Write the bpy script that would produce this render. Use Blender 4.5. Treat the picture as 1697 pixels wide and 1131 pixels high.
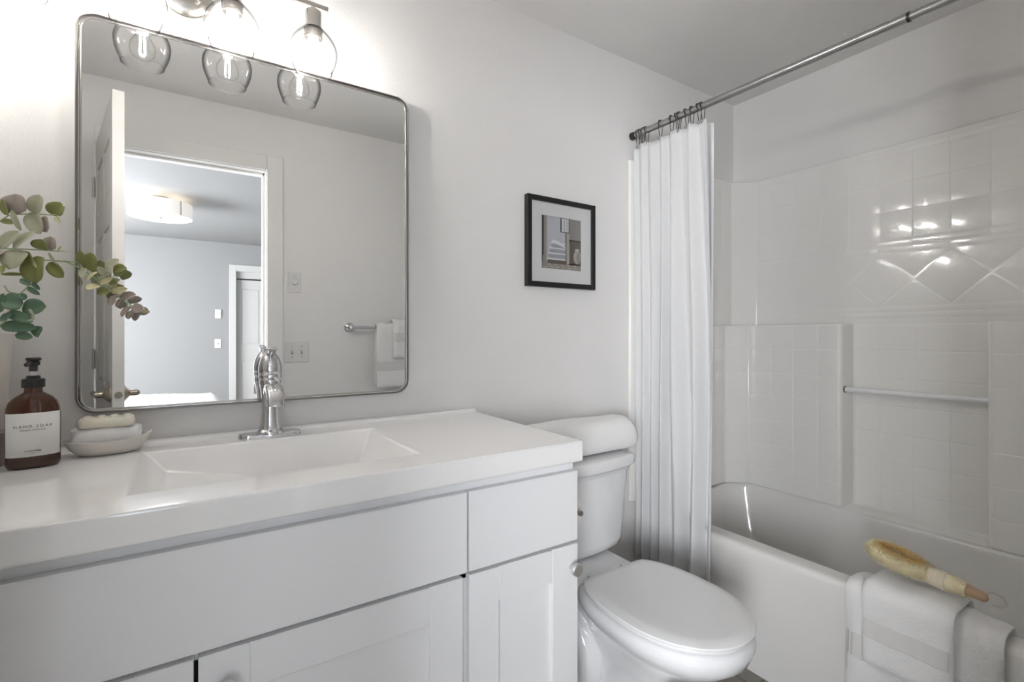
import bpy, bmesh, math, random
from mathutils import Vector, Matrix
random.seed(7)
PI = math.pi
for o in list(bpy.data.objects): bpy.data.objects.remove(o)
sc = bpy.context.scene
COL = sc.collection

# ------------------------------------------------------------------ camera
cd = bpy.data.cameras.new('camera'); cam = bpy.data.objects.new('camera', cd); COL.objects.link(cam)
cam.location = (0, -1.57, 1.193)
cam.rotation_euler = (PI/2, 0, -math.atan2(.5479, .8366))
cd.sensor_width = 36; cd.lens = 810/1697*36; cd.shift_y = -11/1697; cd.clip_start = .01
sc.camera = cam
# ------------------------------------------------------------------ world, light, exposure
w = bpy.data.worlds.new('world'); sc.world = w; w.use_nodes = True
w.node_tree.nodes['Background'].inputs[0].default_value = (.75, .86, 1, 1)
w.node_tree.nodes['Background'].inputs[1].default_value = 1.0
sc.view_settings.view_transform = 'Standard'; sc.view_settings.look = 'None'
sc.view_settings.exposure = 2.72; sc.view_settings.gamma = 1
FILAMENT = 118.0      # radiance of the vanity bulbs
WINDOW_W = 152.0      # daylight of the left bedroom window, fill from the added back one
DRUM = .9
def area(name, loc, rot, sx, sy, power, col):
    l = bpy.data.lights.new(name, 'AREA'); l.shape = 'RECTANGLE'; l.size = sx; l.size_y = sy; l.energy = power; l.color = col
    o = bpy.data.objects.new(name, l); COL.objects.link(o); o.location = loc; o.rotation_euler = rot
    return o
# daylight at the left bedroom window, fill at the added back-wall window
area('window_daylight_and_fill', (-2.66, -3.75, 1.35), (0, -PI/2, 0), 1.6, 2.9, WINDOW_W*.55, (.95, .97, 1))
area('window_daylight_and_fill', (-1.70, -6.36, 1.3), (-PI/2, 0, 0), 1.5, 1.7, WINDOW_W*1.2, (.97, .98, 1))  # fill from an unseen window, added to brighten the vanity front

# ------------------------------------------------------------------ materials
def hexc(h):
    v = [int(h[i:i+2], 16)/255 for i in (0, 2, 4)]
    return tuple((c/12.92 if c <= .04045 else ((c+.055)/1.055)**2.4) for c in v) + (1,)
MATS = {}
def mat(name, col, rough=.5, metal=0, bump=None, coat=0, trans=0, spec=None, ior=None, sheen=0, var=None, emit=None, sss=0):
    m = bpy.data.materials.new(name); m.use_nodes = True; nt = m.node_tree; b = nt.nodes['Principled BSDF']
    c = hexc(col) if isinstance(col, str) else tuple(col) + (1,)
    b.inputs['Base Color'].default_value = c; b.inputs['Roughness'].default_value = rough; b.inputs['Metallic'].default_value = metal
    if coat: b.inputs['Coat Weight'].default_value = coat; b.inputs['Coat Roughness'].default_value = .04
    if trans: b.inputs['Transmission Weight'].default_value = trans
    if spec is not None: b.inputs['Specular IOR Level'].default_value = spec
    if ior: b.inputs['IOR'].default_value = ior
    if sheen: b.inputs['Sheen Weight'].default_value = sheen
    if sss: b.inputs['Subsurface Weight'].default_value = sss; b.inputs['Subsurface Radius'].default_value = (.01, .008, .006)
    if emit: b.inputs['Emission Color'].default_value = hexc(emit[0]); b.inputs['Emission Strength'].default_value = emit[1]
    tc = nt.nodes.new('ShaderNodeTexCoord')
    if var:   # (scale, amount): soft natural colour variation
        n = nt.nodes.new('ShaderNodeTexNoise'); n.inputs['Scale'].default_value = var[0]; n.inputs['Detail'].default_value = 4
        mx = nt.nodes.new('ShaderNodeMix'); mx.data_type = 'RGBA'; nt.links.new(tc.outputs['Object'], n.inputs['Vector'])
        nt.links.new(n.outputs['Fac'], mx.inputs['Factor'])
        mx.inputs['A'].default_value = tuple(max(0, x*(1-var[1])) for x in c[:3]) + (1,)
        mx.inputs['B'].default_value = tuple(min(1, x*(1+var[1])) for x in c[:3]) + (1,)
        nt.links.new(mx.outputs['Result'], b.inputs['Base Color'])
    if bump:  # (scale, strength, distance)
        n = nt.nodes.new('ShaderNodeTexNoise'); n.inputs['Scale'].default_value = bump[0]; n.inputs['Detail'].default_value = 3
        bp = nt.nodes.new('ShaderNodeBump'); bp.inputs['Strength'].default_value = bump[1]; bp.inputs['Distance'].default_value = bump[2]
        nt.links.new(tc.outputs['Object'], n.inputs['Vector']); nt.links.new(n.outputs['Fac'], bp.inputs['Height'])
        nt.links.new(bp.outputs['Normal'], b.inputs['Normal'])
    MATS[name] = m; return m
def rib_bump(m, scale, strength, dist, rot=(0, 0, 0)):
    nt = m.node_tree; b = nt.nodes['Principled BSDF']; tc = nt.nodes.new('ShaderNodeTexCoord'); mp = nt.nodes.new('ShaderNodeMapping')
    mp.inputs['Rotation'].default_value = rot
    wv = nt.nodes.new('ShaderNodeTexWave'); wv.inputs['Scale'].default_value = scale
    bp = nt.nodes.new('ShaderNodeBump'); bp.inputs['Strength'].default_value = strength; bp.inputs['Distance'].default_value = dist
    nt.links.new(tc.outputs['Object'], mp.inputs['Vector']); nt.links.new(mp.outputs['Vector'], wv.inputs['Vector'])
    nt.links.new(wv.outputs['Fac'], bp.inputs['Height']); nt.links.new(bp.outputs['Normal'], b.inputs['Normal'])
WALL = mat('wall_paint', 'e9e7e5', .6, bump=(170, .35, .0022))
CEIL = mat('ceiling_paint', 'ebe9e7', .8, bump=(120, .3, .002))
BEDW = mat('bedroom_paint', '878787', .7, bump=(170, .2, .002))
TRIM = mat('trim_paint', 'ebe9e6', .35)
DOORM = mat('door_paint', 'e4e2de', .35)
CAB = mat('cabinet_paint', 'eeeeef', .38)
COUNTER = mat('cultured_marble', 'f6f5f4', .07, coat=.6)
CERAM = mat('white_porcelain', 'ebebec', .06, coat=.5)
SEATM = mat('toilet_seat_plastic', 'e9e9e9', .16)
ACRYL = mat('acrylic_surround', 'f0eeea', .10, coat=.25, bump=(9, .06, .003))
TUBM = mat('acrylic_tub', 'e6e4e1', .12, coat=.3)
CHROME = mat('chrome', (.66, .66, .67), .04, 1)
NICKEL = mat('brushed_nickel', (.5, .48, .45), .26, 1)
KNOBM = mat('satin_knob', (.72, .71, .70), .42, 1)
FRAMEM = mat('mirror_frame_metal', (.26, .245, .23), .32, 1)
DARKMET = mat('dark_metal', (.07, .065, .06), .3, 1)
STEEL = mat('rod_steel', (.42, .42, .42), .28, 1)
BRONZE = mat('aged_nickel', (.42, .37, .3), .25, 1)
MIRROR = mat('mirror_glass', (.86, .87, .87), 0.0, 1)
BLACK = mat('black_plastic', (.012, .012, .012), .35)
BLACKFR = mat('black_frame_wood', (.008, .008, .008), .4)
HOLE = mat('dark_hole', (.006, .006, .006), .8)
WHITEPL = mat('white_plastic', 'dedddb', .3)
PAPER = mat('label_paper', 'e4e3e0', .7)
MATBOARD = mat('mat_board', 'dcdcdc', .9)
INK = mat('ink', (.02, .02, .02), .6)
CLOTH = mat('curtain_cloth', 'd6d6d6', .85, sheen=.2); rib_bump(CLOTH, 60, .12, .0008, (.6, 0, .5))
LINER = mat('curtain_liner', 'e6e6e6', .5)
TERRY = mat('terry_cloth', 'f0efee', .95, bump=(230, .55, .004), sheen=.3); TERRY2 = mat('fine_terry', 'f0efee', .95, bump=(420, .4, .0015), sheen=.3)
BAND = mat('woven_band', 'e2e1df', .8, sheen=.1); rib_bump(BAND, 55, .6, .002, (0, 0, .0))
FLOORM = mat('floor', '8d877f', .45)
TPM = mat('toilet_paper', 'e8e6e2', .95, bump=(200, .2, .001))
AMBER = mat('amber_glass', (.14, .038, .007), .04, trans=.75, ior=1.45, coat=.3)
SOAPLIQ = mat('soap_liquid', (.07, .025, .008), .2)
SOAP = mat('ivory_soap', 'e6e0d0', .4, sss=.3)
STONE = mat('ceramic_dish', 'e0dbd4', .6, bump=(60, .1, .001))
POT = mat('ceramic_pot', 'd9d2c9', .5)
POTB = mat('taupe_base', 'a89f95', .6)
STEM = mat('plant_stem', '9cab7e', .5)
LEAFS = [mat('leaf_olive', '868a50', .5, var=(25, .3)), mat('leaf_sage', 'b2b49a', .5, var=(25, .2)), mat('leaf_mauve', 'a89c92', .55, var=(25, .25)),
         mat('leaf_dark', '5d7b62', .45, var=(25, .25)), mat('leaf_pale', 'cfcaa0', .5, var=(25, .2))]
SISAL = mat('sisal_fibre', 'f5dcb8', .9, var=(30, .35)); SISAL2 = mat('sisal_rope', 'eadfca', .9)
SISALG = mat('golden_fibre', 'eabf76', .9, var=(40, .3))
WOOD = mat('wood_tip', 'c4a585', .5, var=(15, .15)); CORD = mat('cord', 'c9c4bd', .9)
DUVET = mat('duvet', 'e8e8ea', .9); BEDM = mat('bed_base', 'bdb8b0', .8)
CARPET = mat('carpet', 'b9b2a8', .95, bump=(300, .5, .004))
SHADE = mat('drum_shade_fabric', 'ece8e4', .8, emit=('fff6ea', .06)); DIFF = mat('drum_diffuser', 'f4f2ee', .6, emit=('fff4e6', .07))
WARM = mat('warm_bulb', (1, 1, 1), .5, emit=('fffcf8', FILAMENT))
# tile floor: brick texture of taupe tiles
def brick_floor(m):
    nt = m.node_tree; b = nt.nodes['Principled BSDF']; tc = nt.nodes.new('ShaderNodeTexCoord'); br = nt.nodes.new('ShaderNodeTexBrick')
    br.offset = 0; br.inputs['Scale'].default_value = 1; br.inputs['Brick Width'].default_value = .15; br.inputs['Row Height'].default_value = .15
    br.inputs['Mortar Size'].default_value = .004; br.inputs['Color1'].default_value = hexc('8a847c'); br.inputs['Color2'].default_value = hexc('7d7770')
    br.inputs['Mortar'].default_value = hexc('605b55')
    nt.links.new(tc.outputs['Object'], br.inputs['Vector']); nt.links.new(br.outputs['Color'], b.inputs['Base Color'])
brick_floor(FLOORM)
# thin clear glass: what a thin pane does, mostly clear, reflective and a little darker at grazing angles
def thin_glass(name, edge, tint=1.0):
    m = bpy.data.materials.new(name); m.use_nodes = True; nt = m.node_tree; nt.nodes.clear()
    out = nt.nodes.new('ShaderNodeOutputMaterial'); tr = nt.nodes.new('ShaderNodeBsdfTransparent'); gl = nt.nodes.new('ShaderNodeBsdfGlossy')
    gl.inputs['Roughness'].default_value = .02; lw = nt.nodes.new('ShaderNodeLayerWeight'); lw.inputs['Blend'].default_value = .5
    cr = nt.nodes.new('ShaderNodeValToRGB'); cr.color_ramp.elements[0].position = .43; cr.color_ramp.elements[0].color = (tint, tint, tint, 1)
    cr.color_ramp.elements[1].position = .9; cr.color_ramp.elements[1].color = (edge, edge, edge*.97, 1)
    mx = nt.nodes.new('ShaderNodeMixShader'); lf = nt.nodes.new('ShaderNodeLayerWeight'); lf.inputs['Blend'].default_value = .5
    pw = nt.nodes.new('ShaderNodeMath'); pw.operation = 'POWER'; pw.inputs[1].default_value = 4; fr = nt.nodes.new('ShaderNodeMath'); fr.operation = 'MULTIPLY_ADD'
    fr.inputs[1].default_value = .6; fr.inputs[2].default_value = .05; nt.links.new(lf.outputs['Facing'], pw.inputs[0]); nt.links.new(pw.outputs[0], fr.inputs[0])
    nt.links.new(lw.outputs['Facing'], cr.inputs['Fac']); nt.links.new(cr.outputs['Color'], tr.inputs['Color'])
    nt.links.new(fr.outputs[0], mx.inputs['Fac']); nt.links.new(tr.outputs[0], mx.inputs[1]); nt.links.new(gl.outputs[0], mx.inputs[2])
    nt.links.new(mx.outputs[0], out.inputs['Surface']); return m
GLOBE = thin_glass('globe_glass', .07); BULBG = thin_glass('bulb_glass', .8); PANE = thin_glass('pane_glass', .9)

# ------------------------------------------------------------------ builders
ORG = {}
def B(): return bmesh.new()
def obj(name, bm, m, parent=None, smooth=30, bevel=0, segs=2, subsurf=0, solid=0, recalc=True):
    if recalc: bmesh.ops.recalc_face_normals(bm, faces=bm.faces)
    org = Vector((0, 0, 0))
    if parent is not None: org = ORG.get(parent.name, Vector((0, 0, 0)))
    me = bpy.data.meshes.new(name)
    if org.length: bmesh.ops.translate(bm, verts=bm.verts, vec=-org)
    bm.to_mesh(me); bm.free()
    for mm in (m if isinstance(m, (list, tuple)) else [m]): me.materials.append(mm)
    o = bpy.data.objects.new(name, me); COL.objects.link(o)
    if parent is not None: o.parent = parent; ORG[o.name] = org
    else: ORG[o.name] = Vector((0, 0, 0))
    if bevel:
        md = o.modifiers.new('bevel', 'BEVEL'); md.width = bevel; md.segments = segs; md.limit_method = 'ANGLE'; md.angle_limit = math.radians(35); md.harden_normals = False
    if solid:
        md = o.modifiers.new('solid', 'SOLIDIFY'); md.thickness = solid; md.offset = 0
    if subsurf:
        md = o.modifiers.new('sub', 'SUBSURF'); md.levels = subsurf; md.render_levels = subsurf
    if smooth:
        for p in me.polygons: p.use_smooth = True
        me.set_sharp_from_angle(angle=math.radians(smooth if not bevel else 60))
    return o
def thing(name, label, cat, loc=(0, 0, 0), group=None):
    o = bpy.data.objects.new(name, None); COL.objects.link(o); o.location = loc; o.empty_display_size = .05
    o['label'] = label; o['category'] = cat
    if group: o['group'] = group
    ORG[o.name] = Vector(loc); return o
def tag(o, label, cat, group=None):
    o['label'] = label; o['category'] = cat
    if group: o['group'] = group
    return o
def struct(o, label=None):
    o['kind'] = 'structure'
    if label: o['label'] = label
    return o
def dup(root, dz, label=None):
    r = root.copy(); COL.objects.link(r); r.location = Vector(root.location) + Vector(dz)
    if label: r['label'] = label
    for ch in list(root.children):
        c = ch.copy(); COL.objects.link(c); c.parent = r
        for g in list(ch.children):
            d = g.copy(); COL.objects.link(d); d.parent = c
            for k in list(g.children):
                e = k.copy(); COL.objects.link(e); e.parent = d
    return r
def box(bm, x0, x1, y0, y1, z0, z1, rot=0, c=None):
    vs = [bm.verts.new((x, y, z)) for z in (z0, z1) for x, y in ((x0, y0), (x1, y0), (x1, y1), (x0, y1))]
    for f in ((3, 2, 1, 0), (4, 5, 6, 7), (0, 1, 5, 4), (1, 2, 6, 5), (2, 3, 7, 6), (3, 0, 4, 7)): bm.faces.new([vs[i] for i in f])
    if rot: bmesh.ops.rotate(bm, verts=vs, cent=c or ((x0+x1)/2, (y0+y1)/2, 0), matrix=Matrix.Rotation(rot, 3, 'Z'))
    return vs
def loft(bm, rings, cap0=True, cap1=True, closed=True):
    R = [[bm.verts.new(p) for p in r] for r in rings]
    n = len(R[0])
    for a, b in zip(R, R[1:]):
        for i in range(n if closed else n-1):
            j = (i+1) % n
            try: bm.faces.new((a[i], a[j], b[j], b[i]))
            except ValueError: pass
    if cap0: bm.faces.new(R[0][::-1])
    if cap1: bm.faces.new(R[-1])
    return R
def prism(bm, poly, z0, z1): return loft(bm, [[(x, y, z0) for x, y in poly], [(x, y, z1) for x, y in poly]])
def frame_of(t):
    t = t.normalized(); u = Vector((0, 0, 1)) if abs(t.z) < .9 else Vector((1, 0, 0))
    a = t.cross(u).normalized(); return a, a.cross(t).normalized()
def tube(bm, pts, r, n=12, cap=True, closed=False, flat=1.0):
    pts = [Vector(p) for p in pts]; rs = r if isinstance(r, (list, tuple)) else [r]*len(pts)
    rings = []; a = None; m = len(pts)
    for i, p in enumerate(pts):
        t = (pts[(i+1) % m]-pts[i-1]) if closed else (pts[min(i+1, m-1)]-pts[max(i-1, 0)])
        t.normalize()
        if a is None: a, b = frame_of(t)
        else:
            a = (a-t*a.dot(t)); a = a.normalized() if a.length > 1e-6 else frame_of(t)[0]; b = a.cross(t)
        rings.append([p+(a*math.cos(2*PI*k/n)*rs[i]+b*math.sin(2*PI*k/n)*rs[i]*flat) for k in range(n)])
    if closed: rings.append(rings[0]); return loft(bm, rings, False, False)
    return loft(bm, rings, cap, cap)
def lathe(bm, prof, c=(0, 0, 0), n=32, axis='z', cap0=True, cap1=True):
    rings = []
    for r, h in prof:
        ring = []
        for k in range(n):
            a = 2*PI*k/n; u, v = r*math.cos(a), r*math.sin(a)
            q = (u, v, h) if axis == 'z' else ((u, h, v) if axis == 'y' else (h, u, v))
            ring.append((c[0]+q[0], c[1]+q[1], c[2]+q[2]))
        rings.append(ring)
    return loft(bm, rings, cap0, cap1)
def rrect(x0, x1, y0, y1, r, n=6, z=0):
    out = []
    for cx, cy, a0 in ((x1-r, y1-r, 0), (x0+r, y1-r, PI/2), (x0+r, y0+r, PI), (x1-r, y0+r, 1.5*PI)):
        for k in range(n+1):
            a = a0+PI/2*k/n; out.append((cx+r*math.cos(a), cy+r*math.sin(a), z))
    return out
def bez(p0, p1, p2, p3, n=10):
    return [Vector(p0)*(1-t)**3+Vector(p1)*3*t*(1-t)**2+Vector(p2)*3*t*t*(1-t)+Vector(p3)*t**3 for t in [i/n for i in range(n+1)]]
def text(name, body, size, loc, rot, m, parent, spacing=1.0, bold=0.0, depth=.0001, sx=1.0):
    cu = bpy.data.curves.new(name, 'FONT'); cu.body = body; cu.size = size; cu.align_x = 'CENTER'; cu.extrude = depth; cu.space_character = spacing; cu.offset = bold
    t = bpy.data.objects.new(name, cu); COL.objects.link(t); dg = bpy.context.evaluated_depsgraph_get(); dg.update()
    me = bpy.data.meshes.new_from_object(t.evaluated_get(dg)); bpy.data.objects.remove(t)
    me.transform(Matrix.Translation(Vector(loc)-ORG.get(parent.name, Vector())) @ rot @ Matrix.Scale(sx, 4, (1, 0, 0)))
    o = bpy.data.objects.new(name, me); COL.objects.link(o); me.materials.clear(); me.materials.append(m); o.parent = parent
    ORG[o.name] = ORG.get(parent.name, Vector()); return o

# ================================================================== SETTING
FZ = -.045; ZC = 2.441; XR = 2.476; XL = -.53; YD = -1.55; YO = -1.67   # ceiling, tub wall, left wall, door wall (in/out)
def sbox(name, m, *b, label=None, **k):
    bm = B(); box(bm, *b); return struct(obj(name, bm, m, **k), label)
sbox('floor', FLOORM, XL-.1, XR+.1, YO, .1, FZ-.05, FZ, label='taupe tiled bathroom floor')
sbox('ceiling', CEIL, XL-.1, XR+.1, YO, .1, ZC, ZC+.08, label='pale bathroom ceiling')
sbox('wall_back', WALL, XL-.1, XR+.1, 0, .1, -.05, ZC+.01, label='textured grey wall behind vanity and toilet')
sbox('wall_left', WALL, XL-.1, XL, YO, 0, FZ-.04, ZC+.01)
sbox('wall_right', WALL, XR, XR+.1, YO, 0, -.05, ZC+.01, label='grey wall above the tub surround')
OX0, OX1, OZ = -.385, .348, 2.113     # door opening
bm = B(); box(bm, XL-.1, OX0-.02, YO, YD, FZ-.04, ZC+.01); box(bm, OX1+.02, XR+.1, YO, YD, FZ-.04, ZC+.01); box(bm, OX0-.02, OX1+.02, YO, YD, OZ+.02, ZC+.01)
struct(obj('wall_front', bm, WALL), 'wall with the doorway, towel bar and switches opposite the mirror')
# casing and jamb of the bathroom door
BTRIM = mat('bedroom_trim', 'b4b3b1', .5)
def casing(name, x0, x1, z1, y0, y1, cw, th, side, label):
    bm = B()
    for yy0, yy1 in ((y1, y1+th), (y0-th, y0)):
        box(bm, x0-cw, x0-.006, yy0, yy1, FZ, z1+cw); box(bm, x1+.006, x1+cw, yy0, yy1, FZ, z1+cw); box(bm, x0-.006, x1+.006, yy0, yy1, z1+.006, z1+cw)
    box(bm, x0-.02, x0, y0-.001, y1+.001, FZ, z1+.02); box(bm, x1, x1+.02, y0-.001, y1+.001, FZ, z1+.02); box(bm, x0, x1, y0-.001, y1+.001, z1, z1+.02)
    if side:   # door stop
        s0 = y0+.03; s1 = y1-.045
        box(bm, x0, x0+.012, s0, s1, FZ, z1); box(bm, x1-.012, x1, s0, s1, FZ, z1); box(bm, x0, x1, s0, s1, z1-.012, z1)
    return struct(obj(name, bm, TRIM if side else BTRIM, bevel=.002, segs=1), label)
casing('trim_1', OX0, OX1, OZ, YO, YD, .088, .016, True, 'white casing around the bathroom doorway')
# baseboards
sbox('baseboard_back', TRIM, .875, 1.66, -.014, 0, FZ, .05)
sbox('baseboard_front', TRIM, OX1+.09, 1.70, YD, YD+.014, FZ, .05)
# bedroom beyond the doorway
BX0, BX1, BY = -2.6, 1.9, -6.2
sbox('floor_bedroom', CARPET, BX0-.1, BX1+.1, BY-1.2, YO, FZ-.05, FZ-.002, label='bedroom carpet')
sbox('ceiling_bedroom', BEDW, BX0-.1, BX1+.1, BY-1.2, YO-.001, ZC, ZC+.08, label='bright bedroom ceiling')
bm = B(); box(bm, BX0-.1, BX0, BY-1.2, -5.2, FZ-.04, ZC+.01); box(bm, BX0-.1, BX0, -2.3, YO, FZ-.04, ZC+.01); box(bm, BX0-.1, BX0, -5.2, -2.3, -.05, .55); box(bm, BX0-.1, BX0, -5.2, -2.3, 2.2, ZC+.01)
struct(obj('wall_bedroom_left', bm, BEDW))
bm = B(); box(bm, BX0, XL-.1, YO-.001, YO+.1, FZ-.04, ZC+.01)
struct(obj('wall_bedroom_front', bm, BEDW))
bm = B()
for y0, y1 in ((-5.2, -5.15), (-2.35, -2.3), (-3.77, -3.73)): box(bm, BX0-.08, BX0-.02, y0, y1, .55, 2.2)
for z0, z1 in ((.55, .60), (2.15, 2.2)): box(bm, BX0-.08, BX0-.02, -5.2, -2.3, z0, z1)
wn = struct(obj('window_1', bm, TRIM), 'bedroom window')
bm = B(); box(bm, BX0-.052, BX0-.048, -5.15, -2.35, .60, 2.15); obj('pane', bm, PANE, wn)
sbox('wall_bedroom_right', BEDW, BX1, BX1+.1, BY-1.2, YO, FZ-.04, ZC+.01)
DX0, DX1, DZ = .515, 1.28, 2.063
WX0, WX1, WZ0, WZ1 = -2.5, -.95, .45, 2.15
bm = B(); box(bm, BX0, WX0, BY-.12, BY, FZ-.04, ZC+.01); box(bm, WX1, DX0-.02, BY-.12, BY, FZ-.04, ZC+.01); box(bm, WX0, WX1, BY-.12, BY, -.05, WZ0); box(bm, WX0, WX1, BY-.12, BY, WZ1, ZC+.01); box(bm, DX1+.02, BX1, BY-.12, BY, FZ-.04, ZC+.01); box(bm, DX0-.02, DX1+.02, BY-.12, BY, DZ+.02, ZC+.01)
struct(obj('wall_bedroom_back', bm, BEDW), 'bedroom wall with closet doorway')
casing('trim_2', DX0, DX1, DZ, BY-.12, BY, .088, .016, False, 'white casing around the closet doorway')
bm = B()
for x0, x1 in ((WX0, WX0+.05), (WX1-.05, WX1), ((WX0+WX1)/2-.02, (WX0+WX1)/2+.02)): box(bm, x0, x1, BY-.09, BY-.03, WZ0, WZ1)
for z0, z1 in ((WZ0, WZ0+.05), (WZ1-.05, WZ1)): box(bm, WX0, WX1, BY-.09, BY-.03, z0, z1)
wn = struct(obj('added_window_2', bm, TRIM), 'unseen second bedroom window added for fill light')  # out-of-view opening, added so light reaches the vanity through the doorway
bm = B(); box(bm, WX0+.05, WX1-.05, BY-.062, BY-.058, WZ0+.05, WZ1-.05); obj('pane', bm, PANE, wn)
sbox('wall_closet', BEDW, -.6, BX1, BY-.8, BY-.7, FZ-.04, ZC+.01)
def panel_door(bm, x0, x1, z0, z1, y0, y1, panels, front=+1):
    """slab with raised panels on both faces: panels = (x0,x1,z0,z1)"""
    box(bm, x0, x1, y0+.006, y1-.006, z0, z1)
    xs = sorted({x0, x1} | {p[0] for p in panels} | {p[1] for p in panels})
    for s0, s1 in ((y1-.006, y1), (y0, y0+.006)):
        zs = sorted({z0, z1} | {p[2] for p in panels} | {p[3] for p in panels})
        for a, b in zip(xs, xs[1:]):
            for c, d in zip(zs, zs[1:]):
                cx, cz = (a+b)/2, (c+d)/2
                if not any(p[0] < cx < p[1] and p[2] < cz < p[3] for p in panels): box(bm, a, b, s0, s1, c, d)
        for p in panels:
            m = .028; ys = (s0, s1-.001) if s1 > (y0+y1)/2 else (s1, s0+.001)
            o = [(p[0]+.010, p[2]+.010), (p[1]-.010, p[2]+.010), (p[1]-.010, p[3]-.010), (p[0]+.010, p[3]-.010)]
            i = [(p[0]+m, p[2]+m), (p[1]-m, p[2]+m), (p[1]-m, p[3]-m), (p[0]+m, p[3]-m)]
            loft(bm, [[(x, ys[0], z) for x, z in o], [(x, ys[1], z) for x, z in i]], False, True)
bm = B(); panel_door(bm, DX0+.002, DX1-.002, FZ+.01, 1.952, BY-.09, BY-.055, [(DX0+.07, DX0+.30, 1.046, 1.837), (DX0+.07, DX0+.30, .13, .827), (DX0+.45, DX0+.70, 1.046, 1.837), (DX0+.45, DX0+.70, .13, .827)])
d2 = struct(obj('door_2', bm, BTRIM, smooth=0), 'white panelled closet door in the bedroom')
bm = B(); box(bm, DX0+.0, DX1, BY-.095, BY-.06, 1.955, 1.972); obj('track', bm, DARKMET, d2)
bm = B(); box(bm, DX0, DX1, BY-.10, BY-.045, 1.972, DZ); obj('header', bm, BTRIM, d2)
bm = B(); tube(bm, [(DX0+.35, BY-.055, 1.0), (DX0+.35, BY-.03, 1.0)], .014); obj('knob', bm, NICKEL, d2)
bm = B(); box(bm, BX0, DX0-.09, BY, BY+.014, FZ, .05); struct(obj('baseboard_bedroom', bm, TRIM))

# bathroom door leaf, swung into the room
LEN, TH, HH = .728, .036, 2.108
ang = math.acos(.188)         # from hinge towards free edge
door = thing('door_1', 'white six panel bathroom door standing open', 'door', (0, 0, 0)); del door['category']; door['kind'] = 'structure'
def doorxf(o):                        # local leaf: x along the leaf, y thickness -> world
    o.data.transform(Matrix.Translation((-.385, -1.532, 0)) @ Matrix.Rotation(ang, 4, 'Z'))
bm = B(); P = []
for x0, x1 in ((.09, .325), (.39, .625)):
    P += [(x0, x1, .22, .80), (x0, x1, .98, 1.62), (x0, x1, 1.74, 1.96)]
panel_door(bm, 0, LEN, FZ+.012, HH, -TH, 0, P); o = obj('leaf', bm, DOORM, door, smooth=0); doorxf(o)
for sgn, yy in ((1, 0), (-1, -TH)):
    bm = B(); lathe(bm, [(.032, 0), (.032, sgn*.004), (.024, sgn*.012), (.012, sgn*.022), (.0115, sgn*.024), (.0115, sgn*.046)], (LEN-.062, yy, .965), 24, 'y')
    tube(bm, [(LEN-.055, yy+sgn*.044, .965), (LEN-.09, yy+sgn*.046, .965), (LEN-.165, yy+sgn*.044, .963)], [.0100, .0105, .009])
    o = obj('lever_handle', bm, BRONZE, door); doorxf(o)
bm = B(); lathe(bm, [(.0125, 0), (.0125, .002)], (LEN, -TH/2, .965), 20, 'x'); lathe(bm, [(.007, 0), (.006, .010)], (LEN, -TH/2, .965), 16, 'x'); o = obj('latch', bm, BRONZE, door); doorxf(o)
for z in (1.075, 1.896, .25):
    bm = B(); tube(bm, [(-.003, .008, z-.045), (-.003, .008, z+.045)], .0065, 12)
    for k in (-.047, .047): tube(bm, [(-.003, .008, z+k-.003), (-.003, .008, z+k+.003)], .0045, 10)
    box(bm, 0, .034, 0, .0022, z-.044, z+.044); box(bm, -.036, -.004, -.002, .0012, z-.044, z+.044)
    o = obj('hinge', bm, KNOBM, door); doorxf(o)

# ================================================================== VANITY
van = thing('vanity_cabinet', 'white shaker vanity cabinet under the long white countertop', 'cabinet', (.175, -.29, 0))
VX0, VX1, FY = -.50, .853, -.565
bm = B()
box(bm, VX0, VX0+.018, FY+.001, -.002, FZ, .858); box(bm, VX1-.018, VX1, FY+.001, -.002, FZ, .858)
box(bm, VX0, VX1, -.012, -.002, .1, .858); box(bm, VX0, VX1, FY+.02, -.002, .1, .118); box(bm, VX0+.02, VX1-.02, -.50, -.49, FZ, .1)
box(bm, .500, .540, FY, FY+.018, .1, .64)
box(bm, VX0, VX1, FY, FY+.018, .63, .858); box(bm, VX0, VX1, FY, FY+.018, .1, .12); box(bm, VX0, VX0+.02, FY, FY+.018, .1, .64); box(bm, VX1-.02, VX1, FY, FY+.018, .1, .64)
obj('body', bm, CAB, van)
DY = -.585
def slab(x0, x1, z0, z1, name):
    bm = B(); box(bm, x0, x1, DY, FY-.001, z0, z1); return obj(name, bm, CAB, van, bevel=.0018, segs=2)
slab(VX0, .524, .651, .834, 'drawer_front'); slab(.529, VX1, .651, .834, 'drawer_front')
def shaker(x0, x1, z0, z1, rails, knobx):
    l, r, t, b = rails; bm = B()
    box(bm, x0, x0+l, DY, FY-.001, z0, z1); box(bm, x1-r, x1, DY, FY-.001, z0, z1)
    box(bm, x0+l, x1-r, DY+.0003, FY-.001, z1-t, z1-.0003); box(bm, x0+l, x1-r, DY+.0003, FY-.001, z0+.0003, z0+b)
    box(bm, x0+l-.005, x1-r+.005, DY+.009, FY-.003, z0+b-.005, z1-t+.005)
    d = obj('door', bm, CAB, van, bevel=.0012, segs=1)
    bm = B(); lathe(bm, [(.0065, -.001), (.0062, -.012), (.009, -.016), (.0155, -.018), (.0165, -.021), (.0165, -.028), (.0145, -.031)], (knobx, DY, .586), 28, 'y')
    obj('knob', bm, KNOBM, d)
    return d
shaker(VX0, .0025, .125, .643, (.078, .078, .082, .08), -.038)
shaker(.009, .513, .125, .643, (.078, .080, .082, .08), .050)
shaker(.529, VX1, .125, .643, (.080, .084, .082, .08), .829)

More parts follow.
